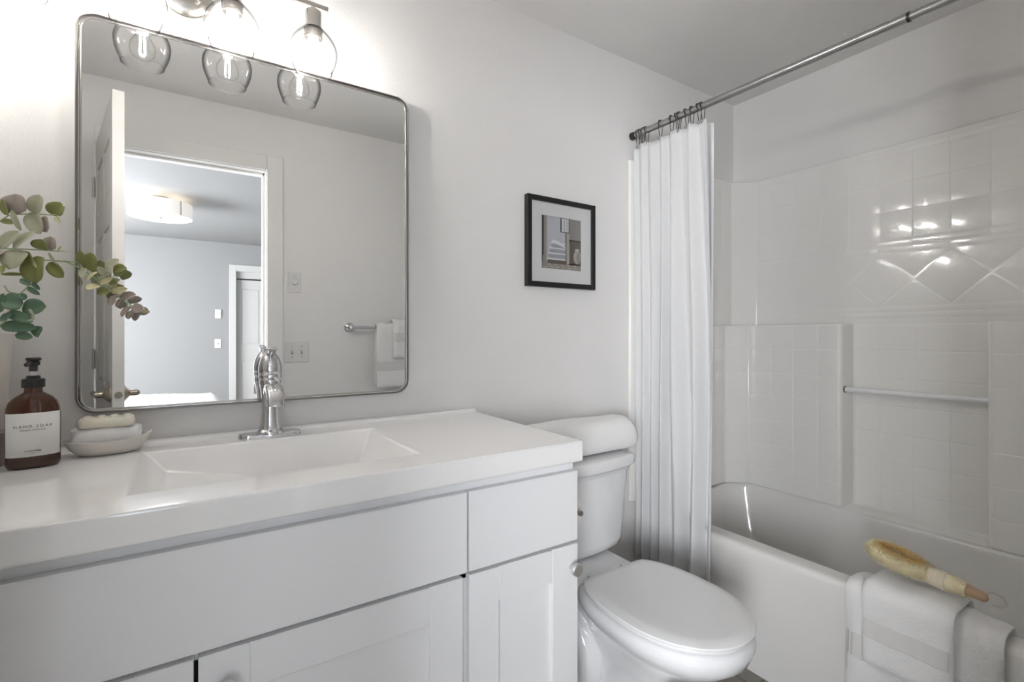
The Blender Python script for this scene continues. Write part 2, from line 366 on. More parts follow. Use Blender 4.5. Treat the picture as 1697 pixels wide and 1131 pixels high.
# countertop with integral basin
ct = thing('vanity_countertop', 'glossy white countertop with moulded rectangular sink and thick front edge', 'countertop', (.175, -.3, .86))
CX0, CX1, CY0, ZT, ZB = -.528, .862, -.598, .914, .860
bm = B()
bx0, bx1, by0, by1 = -.096, .446, -.497, -.125
def cv(x, y, z): return bm.verts.new((x, y, z))
outT = [cv(CX0, CY0, ZT), cv(CX1, CY0, ZT), cv(CX1, -.001, ZT), cv(CX0, -.001, ZT)]
outB = [cv(CX0, CY0, ZB), cv(CX1, CY0, ZB), cv(CX1, -.001, ZB), cv(CX0, -.001, ZB)]
inT = [cv(bx0, by0, ZT), cv(bx1, by0, ZT), cv(bx1, by1, ZT), cv(bx0, by1, ZT)]
xs = [-.052, .16, .40]; zf = [.869, .826, .823]; zr = [.869, .822, .819]
fl0 = [cv(x, by0+.045, z) for x, z in zip(xs, zr)]; fl1 = [cv(x, by1-.040, z) for x, z in zip(xs, zf)]
for i in range(4):
    j = (i+1) % 4; bm.faces.new((outT[i], outT[j], inT[j], inT[i])); bm.faces.new((outB[i], outB[j], outT[j], outT[i]))
bm.faces.new(outB[::-1]) if False else None
und = [cv(x, y, ZB) for x, y in ((bx0-.02, by0-.02), (bx1+.02, by0-.02), (bx1+.02, by1+.02), (bx0-.02, by1+.02))]
for i in range(4):
    j = (i+1) % 4; bm.faces.new((outB[j], outB[i], und[i], und[j]))
# bowl walls and floor
bm.faces.new((inT[0], fl0[0], fl1[0], inT[3])); bm.faces.new((inT[1], inT[2], fl1[2], fl0[2]))
bm.faces.new((inT[0], inT[1], fl0[2], fl0[1], fl0[0])); bm.faces.new((inT[3], fl1[0], fl1[1], fl1[2], inT[2]))
bm.faces.new((fl0[0], fl0[1], fl1[1], fl1[0])); bm.faces.new((fl0[1], fl0[2], fl1[2], fl1[1]))
# bowl underside
lo = [cv(x, y, .795) for x, y in ((bx0+.02, by0+.02), (bx1-.02, by0+.02), (bx1-.02, by1-.02), (bx0+.02, by1-.02))]
for i in range(4): j = (i+1) % 4; bm.faces.new((und[j], und[i], lo[i], lo[j]))
bm.faces.new(lo[::-1])
o = obj('counter_slab', bm, COUNTER, ct, recalc=False, bevel=.0055, segs=3); o.modifiers['bevel'].angle_limit = math.radians(12)
bm = B(); pr_ = [(-.0005, ZT-.002), (-.026, ZT-.002), (-.022, ZT+.008), (-.018, ZT+.010), (-.0005, ZT+.010)]
loft(bm, [[(x, y, z) for y, z in pr_] for x in (CX0, CX1-.010, CX1-.004)]); obj('back_lip', bm, COUNTER, ct, bevel=.002, segs=2)
bm = B(); lathe(bm, [(.024, .0), (.024, .004), (.018, .006), (.005, .007)], (.19, -.31, .8225), 24); obj('drain', bm, CHROME, ct)

# faucet
fx, fy, fz = .180, -.086, ZT
fa = thing('sink_faucet', 'chrome single-lever bathroom faucet with oval base plate', 'faucet', (fx, fy, fz))
bm = B(); R0 = []
for s, z in ((1, fz), (1, fz+.006), (.96, fz+.010), (.88, fz+.0115)):
    R0.append([(fx+(p[0]-fx)*(.5+.5*s if False else s**.3) , fy+(p[1]-fy)*s, z) for p in rrect(fx-.078, fx+.078, fy-.026, fy+.026, .0258, 8)])
loft(bm, R0); obj('base_plate', bm, CHROME, fa)
bm = B(); lathe(bm, [(.035, fz+.010), (.034, fz+.016), (.028, fz+.022), (.025, fz+.035), (.0215, fz+.07), (.021, fz+.10), (.024, fz+.125), (.027, fz+.142), (.028, fz+.150), (.0268, fz+.156)], (fx, fy, 0), 40)
obj('column', bm, CHROME, fa)
bm = B(); rings = []
for (y, z, hw, hh) in ((.0, .118, .018, .020), (-.022, .135, .021, .019), (-.045, .145, .0215, .016), (-.070, .145, .0215, .014), (-.090, .136, .021, .013), (-.104, .120, .0205, .0125), (-.112, .103, .020, .012)):
    k = len(rings); t = [(0, .6), (0, .5), (0, .1), (0, -.15), (0, -.7), (0, -1.2), (0, -1.45)][k][1]
    t = t if k else .75
    n = Vector((0, math.cos(t+PI/2)*-1, math.sin(t+PI/2)))   # section up-vector
    ring = []
    for q in range(20):
        a = 2*PI*q/20; ca, sa = math.cos(a), math.sin(a); e = .7
        u = math.copysign(abs(ca)**e, ca)*hw; v = math.copysign(abs(sa)**e, sa)*hh
        ring.append((fx+u, fy+y+n.y*v, fz+z+n.z*v-.008))
    rings.append(ring)
loft(bm, rings); obj('spout', bm, CHROME, fa, smooth=50)
bm = B(); lathe(bm, [(.0272, fz+.156), (.0290, fz+.163), (.0290, fz+.169), (.0278, fz+.171), (.0292, fz+.175), (.0292, fz+.188), (.0275, fz+.200), (.0240, fz+.211), (.0190, fz+.220), (.0140, fz+.226), (.0120, fz+.229), (.0118, fz+.234), (.009, fz+.237), (.001, fz+.238)], (fx, fy, 0), 40, cap1=True)
cap = obj('handle_dome', bm, CHROME, fa, smooth=50)
bm = B(); tube(bm, [(fx, fy-.004, fz+.220), (fx, fy-.020, fz+.228), (fx, fy-.040, fz+.233), (fx, fy-.062, fz+.240), (fx, fy-.070, fz+.243)], [.013, .0105, .010, .0115, .008], 16, flat=.55); obj('lever', bm, CHROME, cap)
bm = B(); tube(bm, [(fx, fy+.030, fz+.010), (fx, fy+.030, fz+.105)], .0028, 10); lathe(bm, [(.003, 0), (.006, .004), (.006, .010), (.002, .016)], (fx, fy+.030, fz+.103), 12); obj('lift_rod', bm, CHROME, fa)

# ================================================================== MIRROR
mr = thing('wall_mirror', 'large rounded-corner mirror in a thin brushed metal frame', 'mirror', (.184, 0, 1.0))
MX0, MX1, MZ0, MZ1 = -.233, .600, 1.001, 1.970
def rr(ins, y, r=.042):
    return [(x, y, z) for x, z, _ in rrect(MX0+ins, MX1-ins, MZ0+ins, MZ1-ins, max(r-ins, .004), 10)]
bm = B(); loft(bm, [rr(0, -.001), rr(0, -.029), rr(.0015, -.031), rr(.0035, -.031), rr(.0045, -.029), rr(.0045, -.020)], False, False); obj('frame', bm, FRAMEM, mr, smooth=40)
bm = B(); loft(bm, [rr(.0045, -.0225), rr(.0075, -.0225)], False, False); obj('frame_recess', bm, DARKMET, mr)
bm = B(); loft(bm, [rr(.0075, -.020), rr(.0075, -.0265), rr(.0085, -.028), rr(.0105, -.028), rr(.0115, -.0265), rr(.0115, -.024)], False, False); obj('inner_frame', bm, NICKEL, mr, smooth=40)
bm = B(); loft(bm, [rr(.004, -.003), rr(.004, -.0248), rr(.011, -.025)], True, True)
obj('mirror_glass', bm, MIRROR, mr, smooth=0)

# ================================================================== VANITY LIGHT
vl = thing('vanity_light', 'brushed nickel bar light with clear glass globes above the mirror', 'wall lamp', (-.0135, 0, 2.09))
bm = B(); lathe(bm, [(.066, -.001), (.066, -.012), (.060, -.020), (.045, -.027), (.02, -.030), (.001, -.031)], (-.0135, 0, 2.098), 40, 'y'); obj('backplate', bm, NICKEL, vl, smooth=50)
bm = B(); tube(bm, [(-.0135, -.028, 2.109), (-.0135, -.131, 2.109)], .009); obj('arm', bm, NICKEL, vl)
for dx in (-.028, .028):
    bm = B(); lathe(bm, [(.003, -.022), (.003, -.034), (.0055, -.036), (.005, -.040), (.001, -.042)], (-.0135+dx, 0, 2.075), 12, 'y'); obj('cap_nut', bm, NICKEL, vl)
bm = B(); box(bm, -.352, .322, -.1355, -.1265, 2.104, 2.115); obj('bar', bm, NICKEL, vl, bevel=.0015)
for i, gx in enumerate((.2825, .087, -.1115, -.310)):
    gy = -.131; gl = B()
    lathe(gl, [(.0055, 2.104), (.0055, 2.092), (.020, 2.090), (.021, 2.086), (.021, 2.046), (.0215, 2.044), (.026, 2.043), (.026, 2.040), (.0215, 2.038), (.0245, 2.036), (.0245, 2.018), (.022, 2.016), (.016, 2.018), (.015, 2.03)], (gx, gy, 0), 32, cap1=False)
    sk = obj('socket', gl, NICKEL, vl)
    bm = B(); lathe(bm, [(.014, 2.03), (.0145, 2.012), (.012, 2.006)], (gx, gy, 0), 20, cap0=False, cap1=False); obj('socket_liner', bm, WHITEPL, sk)
    bm = B(); prof = []
    for k in range(21):
        t = k/20; z = 2.040-t*.119
        r = .027+(.0635-.027)*math.sin(min(1, t/.52)*PI/2)**.9 if t < .52 else .0475+(.0635-.0475)*math.cos((t-.52)/.48*PI/2)**1.0
        prof.append((r, z))
    lathe(bm, prof, (gx, gy, 0), 48, cap0=False, cap1=False)
    g = obj('glass_shade', bm, GLOBE, vl, smooth=80)
    bm = B(); tube(bm, [(gx+.0475*math.cos(a), gy+.0475*math.sin(a), 1.921) for a in [2*PI*k/48 for k in range(48)]], .0016, 8, closed=True); obj('rim', bm, GLOBE, g, smooth=80)
    bm = B(); lathe(bm, [(.011, 2.012), (.013, 2.003), (.020, 1.992), (.0275, 1.978), (.0300, 1.964), (.0275, 1.951), (.019, 1.940), (.008, 1.935), (.0005, 1.934)], (gx, gy, 0), 32, cap0=False, cap1=False)
    b_ = obj('bulb', bm, BULBG, sk, smooth=80)
    bm = B()
    for k in range(4):
        a = PI/4+k*PI/2; tube(bm, [(gx+.006*math.cos(a), gy+.006*math.sin(a), 1.996), (gx+.007*math.cos(a), gy+.007*math.sin(a), 1.956)], .0016, 6)
    obj('filament', bm, WARM, sk)

# ================================================================== PICTURE
pic = thing('framed_picture', 'square black framed staircase photograph with wide white mat', 'picture', (1.261, 0, 1.56))
px0, px1, pz0, pz1 = 1.085, 1.437, 1.382, 1.740; fw = .020
bm = B()
for a in ((px0, px0+fw, pz0, pz1), (px1-fw, px1, pz0, pz1), (px0+fw, px1-fw, pz0, pz0+fw), (px0+fw, px1-fw, pz1-fw, pz1)): box(bm, a[0], a[1], -.0252, -.001, a[2], a[3])
obj('frame', bm, BLACKFR, pic, bevel=.0012)
ix0, ix1, iz0, iz1 = 1.158, 1.364, 1.457, 1.668
bm = B()
for a in ((px0+.012, ix0, pz0+.012, pz1-.012), (ix1, px1-.012, pz0+.012, pz1-.012), (ix0, ix1, pz0+.012, iz0), (ix0, ix1, iz1, pz1-.012)): box(bm, a[0], a[1], -.0165, -.014, a[2], a[3])
obj('mat_board', bm, MATBOARD, pic, smooth=0)
PM = [mat('print_'+n, c, .7) for n, c in (('pale', 'b9bcc2'), ('dark', '2e2b2a'), ('mid', '8b8884'), ('white', 'd8d9dc'), ('riser', '9a9ca1'), ('brown', '5f574f'), ('floor', '8d867e'), ('vase', 'aaa39b'))]
bm = B()
def pq(pts, mi, lay):
    f = bm.faces.new([bm.verts.new((ix0+(ix1-ix0)*u, -.0135-lay*.00012, iz0+(iz1-iz0)*v)) for u, v in pts]); f.material_index = mi
def pr4(u0, u1, v0, v1, mi, lay): pq([(u0, v0), (u1, v0), (u1, v1), (u0, v1)], mi, lay)
pr4(-.03, 1.03, -.03, 1.03, 0, 0); pr4(-.03, .06, -.03, 1.03, 1, 1); pr4(.06, .12, .1, 1.03, 2, 1); pr4(.12, .15, .1, 1.03, 7, 1)
pr4(-.03, 1.03, -.03, .13, 6, 2); pr4(.68, 1.03, .6, 1.03, 2, 1); pr4(.68, 1.03, .1, .6, 5, 2); pr4(.69, 1.03, .57, .6, 1, 3)
pr4(.62, .70, .12, .95, 7, 3); pr4(.595, .62, .12, .72, 1, 4); pr4(.47, .70, .72, 1.0, 1, 4); pr4(.49, .68, .735, .99, 3, 5)
for k in range(3): pr4(.49+.07*k, .50+.07*k, .74, .98, 1, 6)
for k in range(3): pr4(.49, .68, .79+.06*k, .795+.06*k, 2, 6)
for k, (u0, v) in enumerate(((.15, .10), (.17, .21), (.20, .31), (.25, .41))):
    pr4(u0, .60-.0*k, v, v+.075, 4 if k else 5, 6); pr4(u0-.015, .60, v+.075, v+.10, 3, 7)
pq([(.25, .51), (.6, .42), (.6, .45), (.45, .53), (.28, .56)], 3, 8)
def pel(cu, cv_, ru, rv, mi, lay): pq([(cu+ru*math.cos(2*PI*k/20), cv_+rv*math.sin(2*PI*k/20)) for k in range(20)], mi, lay)
pel(.90, .27, .095, .135, 7, 6); pr4(.85, .95, .38, .42, 7, 7); pr4(.845, .955, .41, .425, 3, 8); pel(.93, .25, .05, .11, 2, 7)
for k in range(6): pr4(.05+.15*k, .15+.15*k, .02+.01*(k % 2), .05, 7, 5)
for k in range(5): pr4(.15+.16*k, .24+.16*k, .075, .10, 7, 5)
pr4(.03, .10, .03, .25, 2, 6)
obj('print', bm, PM, pic, smooth=0, recalc=False)
bm = B(); box(bm, px0+.016, px1-.016, -.0195, -.0190, pz0+.016, pz1-.016); obj('glazing', bm, PANE, pic, smooth=0)

# ================================================================== TUB AND SURROUND
bm = B()
TX0, TX1, TY0, TY1 = 1.714, XR-.001, YD+.002, -.002
def ring(x0, x1, y0, y1, r, z, dz=0):
    out = []
    for x, y, _ in rrect(x0, x1, y0, y1, r, 7): out.append((x, y, z+dz*max(0, min(1, (x-1.85)/.45))))
    return out
loft(bm, [ring(TX0+.004, TX1, TY0, TY1, .004, FZ), ring(TX0, TX1, TY0, TY1, .006, .36), ring(TX0, TX1, TY0, TY1, .006, .388, .02), ring(TX0+.004, TX1-.001, TY0+.001, TY1-.001, .008, .402, .026),
          ring(TX0+.012, TX1-.003, TY0+.003, TY1-.003, .012, .408, .027), ring(TX0+.022, TX1-.005, TY0+.006, TY1-.006, .014, .410, .027),
          ring(1.766, 2.382, -1.48, -.070, .12, .4105, .027), ring(1.778, 2.3735, -1.4715, -.0765, .12, .4108, .027), ring(1.782, 2.372, -1.47, -.078, .12, .411, .027), ring(1.792, 2.363, -1.462, -.086, .12, .408, .026), ring(1.797, 2.358, -1.458, -.090, .12, .398, .024), ring(1.7985, 2.3572, -1.457, -.0912, .12, .385, .022),
          ring(1.815, 2.345, -1.44, -.11, .13, .30), ring(1.835, 2.325, -1.41, -.14, .14, .16), ring(1.86, 2.30, -1.37, -.18, .14, .095), ring(1.90, 2.26, -1.3, -.26, .12, .075)])
tub = tag(obj('bathtub', bm, TUBM, smooth=45), 'white acrylic alcove bathtub along the right wall', 'bathtub')

su = thing('tub_surround', 'glossy off-white moulded tub surround with embossed tile pattern', 'shower surround', (2.2, -.78, .44))
XU, XLW, YE, YF = 2.446, 2.360, -.072, -1.478
ZP, ZS = 1.240, 1.985
up = [(1.655, -.001), (1.655, -.016), (1.70, -.022), (1.73, -.069), (2.346, -.069), (XU, -.147), (XU, -1.403), (2.346, -1.481), (1.73, -1.481), (1.70, -1.528), (1.655, -1.534), (1.655, -1.549), (XR-.001, -1.549), (XR-.001, -.001)]
bm = B(); prism(bm, up, .4362, ZS); obj('upper_wall', bm, ACRYL, su, bevel=.006, segs=3)
lowL = [(1.74, -.060), (1.76, -.082), (2.268, -.082), (XLW, -.156), (XLW, -.572), (XLW+.004, -.578), (XU+.01, -.590), (XU+.01, -.060)]
lowR = [(XU+.01, -1.036), (XLW+.004, -1.044), (XLW, -1.050), (XLW, -1.394), (2.268, -1.468), (1.76, -1.468), (1.74, -1.49), (XU+.01, -1.49)]
for nm, pl in (('corner_column', lowL), ('corner_column', lowR)):
    bm = B(); prism(bm, pl, .4362, ZP); obj(nm, bm, ACRYL, su, bevel=.007, segs=3)
# embossed tiles, each a shallow raised pad; the pattern stays in one mesh per wall face
def pads(bm, o, d, nrm, polys, h=.0009, g=.0016, s=.0022):
    o = Vector(o); d = Vector(d).normalized(); nrm = Vector(nrm)
    for poly in polys:
        cx = sum(p[0] for p in poly)/len(poly); cz = sum(p[1] for p in poly)/len(poly)
        def inset(amt):
            n = len(poly); res = []
            area2 = sum(poly[i][0]*poly[(i+1) % n][1]-poly[(i+1) % n][0]*poly[i][1] for i in range(n)); sg = 1 if area2 > 0 else -1
            for i in range(n):
                p0, p1, p2 = Vector(poly[i-1]), Vector(poly[i]), Vector(poly[(i+1) % n])
                e1 = (p1-p0).normalized(); e2 = (p2-p1).normalized(); n1 = Vector((-e1.y, e1.x))*sg; n2 = Vector((-e2.y, e2.x))*sg
                b = (n1+n2); b = b/max(.15, b.dot(n1)); res.append(p1+b*amt)
            return res
        rings = []
        for amt, hh in ((g, -.001), (g+.0003, h*.4), (g+s*.45, h*.85), (g+s, h)):
            rings.append([tuple(o+d*p.x+nrm*hh+Vector((0, 0, p.y))) for p in inset(amt)])
        loft(bm, rings, False, True)
def rect(a, b, c, d): return [(a, c), (b, c), (b, d), (a, d)]
R_ = [.442, .543, .658, .776, .893, 1.006, 1.126, 1.236]
bm = B()
# upper far wall: d = distance along -y from y=-.147
cols = [.160+.0]+[.225, .340, .455, .5715, .691, .803, .920, 1.034, 1.150, 1.265, 1.385]
polys = []
for a, b in zip(cols, cols[1:]):
    for c, d in ((1.589, 1.706), (1.706, 1.822), (1.822, 1.936)): polys.append(rect(a, b, c, d))
for k in range(-1, 6):
    for off, c, d in ((0, 1.940, 1.962), (.115, 1.563, 1.585), (.0, 1.536, 1.559), (.115, 1.287, 1.309), (0, 1.262, 1.284)):
        a = max(.160, .230+.232*k+off-.01); b = min(1.385, .230+.232*(k+1)+off-.01)
        if b-a > .03: polys.append(rect(a, b, c, d))
zt, zb = 1.530, 1.314; zm = (zt+zb)/2
for k in range(7):
    c0 = .3415-.232+.232*k; l, r = c0-.116, c0+.116     # apex of each inverted triangle at c0... diamonds centred on c0+.116
    if l >= .15 and r <= 1.39: polys.append([(l+.003, zt), (c0, zm+.003), (r-.003, zt)][::-1]); polys.append([(l+.003, zb), (c0, zm-.003), (r-.003, zb)])
    if c0 > .15 and c0+.232 <= 1.39: polys.append([(c0+.002, zm), (c0+.116, zt-.001), (c0+.230, zm), (c0+.116, zb+.001)][::-1])
pads(bm, (XU, 0, 0), (0, -1, 0), (-1, 0, 0), polys)
obj('wall_tiles', bm, ACRYL, su, smooth=25); bm = B()
# recess between the columns
rc = [.597, .691, .803, .920, 1.032]; polys = []
for a, b in zip(rc, rc[1:]):
    for c, d in zip(R_, R_[1:]): polys.append(rect(a, b, c, d))
pads(bm, (XU, 0, 0), (0, -1, 0), (-1, 0, 0), polys)
obj('recess_tiles', bm, ACRYL, su, smooth=25); bm = B()
# columns
polys = [rect(a, b, c, d) for a, b in ((.166, .270), (.270, .375), (.375, .482), (.482, .566)) for c, d in zip(R_, R_[1:])]
polys += [rect(a, b, c, d) for a, b in ((1.056, 1.170), (1.170, 1.285), (1.285, 1.386)) for c, d in zip(R_, R_[1:])]
pads(bm, (XLW, 0, 0), (0, -1, 0), (-1, 0, 0), polys)
dv = Vector((XLW-2.268, -.156+.082, 0)); L = dv.length; nn = Vector((dv.y, -dv.x, 0)).normalized(); nn = nn if nn.x < 0 else -nn
pads(bm, (2.268, -.082, 0), dv, nn, [rect(.006, L-.006, c, d) for c, d in zip(R_, R_[1:])])
pads(bm, (0, -.082, 0), (1, 0, 0), (0, -1, 0), [rect(a, b, c, d) for a, b in ((1.80, 1.915), (1.915, 2.03), (2.03, 2.145), (2.145, 2.26)) for c, d in zip(R_, R_[1:])])
pads(bm, (0, -.069, 0), (1, 0, 0), (0, -1, 0), [rect(a, b, c, d) for a, b in ((1.80, 1.915), (1.915, 2.03), (2.03, 2.145), (2.145, 2.26)) for c, d in ((1.589, 1.706), (1.706, 1.822), (1.822, 1.936))])
obj('column_tiles', bm, ACRYL, su, smooth=25)
# moulded-in bar across the recess
bm = B(); loft(bm, [[(2.3625, y, .4355), (2.3625, y, .4385), (2.368, y, .4405), (2.436, y, .4470), (2.4455, y, .4540), (2.4455, y, .4355)] for y in (-.577, -1.0445)])
obj('recess_sill', bm, ACRYL, su, smooth=30)
tb = thing('recess_grab_bar', 'white glossy bar spanning the tiled recess of the surround', 'towel bar', (2.40, -.81, .954))
bm = B(); tube(bm, [(2.388, -.574, .953), (2.388, -1.046, .955)], .0115, 20); obj('bar', bm, CERAM, tb)
bm = B(); tube(bm, [(2.388, -.576, .953), (2.388, -.583, .953)], .0145, 20); obj('end_collar', bm, BLACK, tb)

# ================================================================== SHOWER ROD, RINGS, CURTAIN
RX, RZ0, RZ1 = 1.682, 2.097, 2.083
rod = thing('shower_rod', 'straight brushed steel tension rod above the bathtub', 'curtain rod', (RX, -.75, 2.09))
def rz(y): return RZ0+(RZ1-RZ0)*(-y)/1.05
bm = B(); tube(bm, [(RX, -.012, rz(0)), (RX, -1.035, rz(-1.035))], .0135, 20); obj('outer_tube', bm, STEEL, rod)
bm = B(); tube(bm, [(RX, -1.03, rz(-1.03)), (RX, -1.538, rz(-1.53))], .0118, 20); obj('inner_tube', bm, STEEL, rod)
bm = B(); tube(bm, [(RX, -1.030, rz(-1.03)), (RX, -1.037, rz(-1.037))], .0142, 20); obj('collar', bm, DARKMET, rod)
for y0, y1 in ((-.0005, -.026), (-1.5495, -1.524)):
    bm = B(); lathe(bm, [(.0175, y0), (.0175, y1*.4+y0*.6), (.0150, y1)], (RX, 0, rz(y0)), 24, 'y'); obj('end_cap', bm, DARKMET, rod)
hooks = [-.036, -.050, -.070, -.084, -.166, -.222, -.246, -.262, -.292, -.322, -.350, -.366]
ctop = []
for i, y in enumerate(hooks):
    nm = ['black wire curtain ring nearest the wall end of the rod', 'second black curtain ring from the wall', 'third black curtain ring from the wall', 'fourth black curtain ring from the wall, last of the wall cluster',
          'lone black curtain ring standing apart between the two clusters'][i] if i < 5 else '%s black curtain ring from the wall, in the outer cluster' % ['sixth', 'seventh', 'eighth', 'ninth', 'tenth', 'eleventh', 'twelfth'][i-5]
    if i == 11: nm = 'black curtain ring at the outer end of the row, dangling open'
    t = thing('curtain_ring', nm, 'curtain ring', (RX, y, rz(y)), 'black rings on the shower rod')
    z = rz(y); tw = random.uniform(-.010, .010); R = .0165
    pts = []
    for k in range(13):
        a = math.radians(-40+260*k/12); pts.append((RX+R*math.cos(a), y+tw*(.5-.5*math.sin(a)), z+.001+R*math.sin(a)))
    zb_ = z-.060; pts = [(RX+.004, y+tw, zb_+.004)]+[(RX+.009, y+tw*.9, z-.035)]+pts+[(RX-.010, y+tw*.9, z-.035), (RX-.006, y+tw, zb_+.004), (RX-.001, y+tw, zb_-.003), (RX+.003, y+tw, zb_)]
    bm = B(); tube(bm, pts, .0014, 8); obj('wire', bm, BLACK, t)
    bm = B()
    for a in (50, 90, 130):
        c = (RX+.0168*math.cos(math.radians(a)), y+tw*.1, z+.0168*math.sin(math.radians(a)))
        bmesh.ops.create_uvsphere(bm, u_segments=10, v_segments=6, radius=.0032, matrix=Matrix.Translation(c))
    obj('roller_beads', bm, BLACK, t); ctop.append((y+tw, zb_))
cur = thing('shower_curtain', 'white fabric shower curtain gathered in folds by the wall', 'shower curtain', (1.675, -.22, 1.1))
def topz(y):
    ys = sorted(ctop, reverse=True)
    if y >= ys[0][0]: return ys[0][1]+.008-(y-ys[0][0])*.9
    if y <= ys[-1][0]: return ys[-1][1]+.008-(ys[-1][0]-y)*.45
    for a, b in zip(ys, ys[1:]):
        if b[0] <= y <= a[0]:
            t = (a[0]-y)/max(1e-5, a[0]-b[0]); return a[1]*(1-t)+b[1]*t+.008-.55*(a[0]-b[0])*t*(1-t)*1.6
folds = [(0, .2), (.07, 1), (.15, -.7), (.22, .2), (.28, -.5), (.36, 1), (.42, -1), (.49, .5), (.56, -.6), (.66, 1), (.74, .75), (.80, -.9), (.88, .9), (.95, .4), (1, -.5)]
def foldx(s, jit=0):
    for a, b in zip(folds, folds[1:]):
        if a[0] <= s <= b[0]:
            t = (s-a[0])/(b[0]-a[0]); t = t*t*(3-2*t); return a[1]*(1-t)+b[1]*t
    return folds[-1][1]
def sheet(NX, NZ, yl, yr, amp, xoff, ztop, zbot, ph=0):
    bm = B(); G = []
    for j in range(NZ+1):
        v = j/NZ; row = []
        for i in range(NX+1):
            s = i/NX; l = yl(v); r = yr(v)
            ss = (s+.012*math.sin(6*v+9*s)+ph) ; ss = min(1, max(0, ss))
            f = foldx(ss); f += .10*math.sin(17*s+3*v)
            y = l+(r-l)*s+.005*math.sin(26*s+2*v)*(.3+v)
            A = amp*(.55+.65*min(1, v*1.6)); soft = (1-.35*max(0, 1-v*9))
            x = xoff+f*A*soft
            zt_ = ztop(y); z = zt_+(zbot(s)-zt_)*v
            row.append(bm.verts.new((x, y, z)))
        G.append(row)
    for j in range(NZ):
        for i in range(NX): bm.faces.new((G[j][i], G[j+1][i], G[j+1][i+1], G[j][i+1]))
    return bm
bm = sheet(260, 70, lambda v: -.020-.012*v, lambda v: -.402-.028*math.sin(v*PI*.75), .027, 1.672, topz, lambda s: .185+.045*s)
obj('cloth', bm, CLOTH, cur, smooth=80, solid=.0012, recalc=False)
bm = sheet(160, 40, lambda v: -.030-.012*v, lambda v: -.418-.010*v+.02*v*v, .012, 1.696-.004, lambda y: topz(y)-.010, lambda s: .43, .03)
obj('liner', bm, LINER, cur, smooth=80, solid=.0008, recalc=False)
for y, z in ctop:
    bm = B(); tube(bm, [(1.672+.006*math.cos(a)*.2, y+.006*math.cos(a), z-.001+.006*math.sin(a)) for a in [2*PI*k/16 for k in range(16)]], .0015, 6, closed=True)
    obj('grommet', bm, NICKEL, cur)

# ================================================================== TOILET
TX = 1.190
to = thing('toilet', 'white two-piece toilet with closed oval lid beside the vanity', 'toilet', (TX, -.40, 0))
def egg(hw, yb, yf, z, n=40, rear=.58, ym=None, cx=TX):
    ym = ym if ym is not None else yb+(yf-yb)*.48; out = []
    for k in range(n):
        a = 2*PI*k/n; s, c = math.sin(a), math.cos(a)
        if c >= 0:  # front
            y = ym+(yf-ym)*c**.94; x = hw*math.copysign(abs(s)**.96, s)
        else:
            cc = -c; y = ym+(yb-ym)*min(1, cc**.8*1.02); x = math.copysign(1, s)*(hw*(rear+(1-rear)*abs(s)**1.1) if abs(s) > .30 else hw*(rear+(1-rear)*.30**1.1)*(abs(s)/.30)**.35)
        out.append((cx+x, y, z))
    return out
bm = B()
loft(bm, [egg(.108, -.16, -.62, FZ, rear=.95), egg(.106, -.16, -.62, FZ+.02, rear=.95), egg(.088, -.17, -.59, .03, rear=.9), egg(.082, -.20, -.58, .09, rear=.85), egg(.084, -.27, -.62, .15, rear=.65), egg(.104, -.31, -.69, .21, rear=.5),
          egg(.148, -.345, -.785, .270, rear=.48), egg(.182, -.35, -.838, .318, rear=.54), egg(.197, -.345, -.851, .350, rear=.58), egg(.194, -.35, -.848, .368, rear=.58), egg(.186, -.355, -.842, .377, rear=.58), egg(.170, -.36, -.83, .379, rear=.58)])
# rear deck carrying the tank
loft(bm, [rrect(TX-.085, TX+.085, -.42, -.10, .04, 6, .20), rrect(TX-.11, TX+.11, -.42, -.08, .04, 6, .27), rrect(TX-.135, TX+.135, -.43, -.06, .04, 6, .33), rrect(TX-.14, TX+.14, -.43, -.05, .04, 6, .36), rrect(TX-.132, TX+.132, -.42, -.055, .04, 6, .372)])
# trapway relief on both sides
for s in (-1, 1):
    tube(bm, [(TX+s*.055, -.19, .300), (TX+s*.085, -.235, .290), (TX+s*.098, -.285, .255), (TX+s*.100, -.325, .200), (TX+s*.098, -.365, .150), (TX+s*.096, -.365, .10), (TX+s*.096, -.34, .05), (TX+s*.096, -.33, FZ)], [.03, .044, .050, .052, .050, .050, .050, .052], 18)
o = obj('bowl', bm, CERAM, to, smooth=50)
def slab_egg(name, hw, yb, yf, z0, z1, m, rd=.006, crown=0):
    bm = B(); R = []
    for k, (ins, z) in enumerate(((rd, z0), (rd*.3, z0+rd*.3), (0, z0+rd), (0, z1-rd), (rd*.3, z1-rd*.3), (rd, z1), (rd*3, z1+crown*.45), (rd*5.5, z1+crown*.95), (rd*7, z1+crown), (rd*16, z1+crown))):
        R.append(egg(hw-ins, yb-ins, yf+ins, z, rear=.575, n=64))
    loft(bm, R); return obj(name, bm, m, to, smooth=40)
slab_egg('seat', .188, -.385, -.842, .380, .391, SEATM, .004)
slab_egg('seat_lid', .195, -.376, -.850, .3925, .403, SEATM, .005, .0055)
for s in (-1, 1):
    bm = B(); tube(bm, [(TX+s*.055, -.362, .386), (TX+s*.095, -.362, .386)], .009, 14); lathe(bm, [(.012, .370), (.012, .384)], (TX+s*.075, -.362, 0), 16)
    obj('seat_hinge', bm, SEATM, to)
def tanksec(hw, yb, yf, bow, z, n=14, r=.025):
    pts = [(TX-hw, yb, z), (TX-hw, (yb+yf)/2, z), (TX-hw, yf+r, z), (TX-hw+r*.3, yf+r*.3, z)]
    for k in range(n+1):
        t = -1+2*k/n; pts.append((TX+t*(hw-r), yf-bow*(1-t*t), z))
    pts += [(TX+hw-r*.3, yf+r*.3, z), (TX+hw, yf+r, z), (TX+hw, (yb+yf)/2, z), (TX+hw, yb, z)]
    return pts
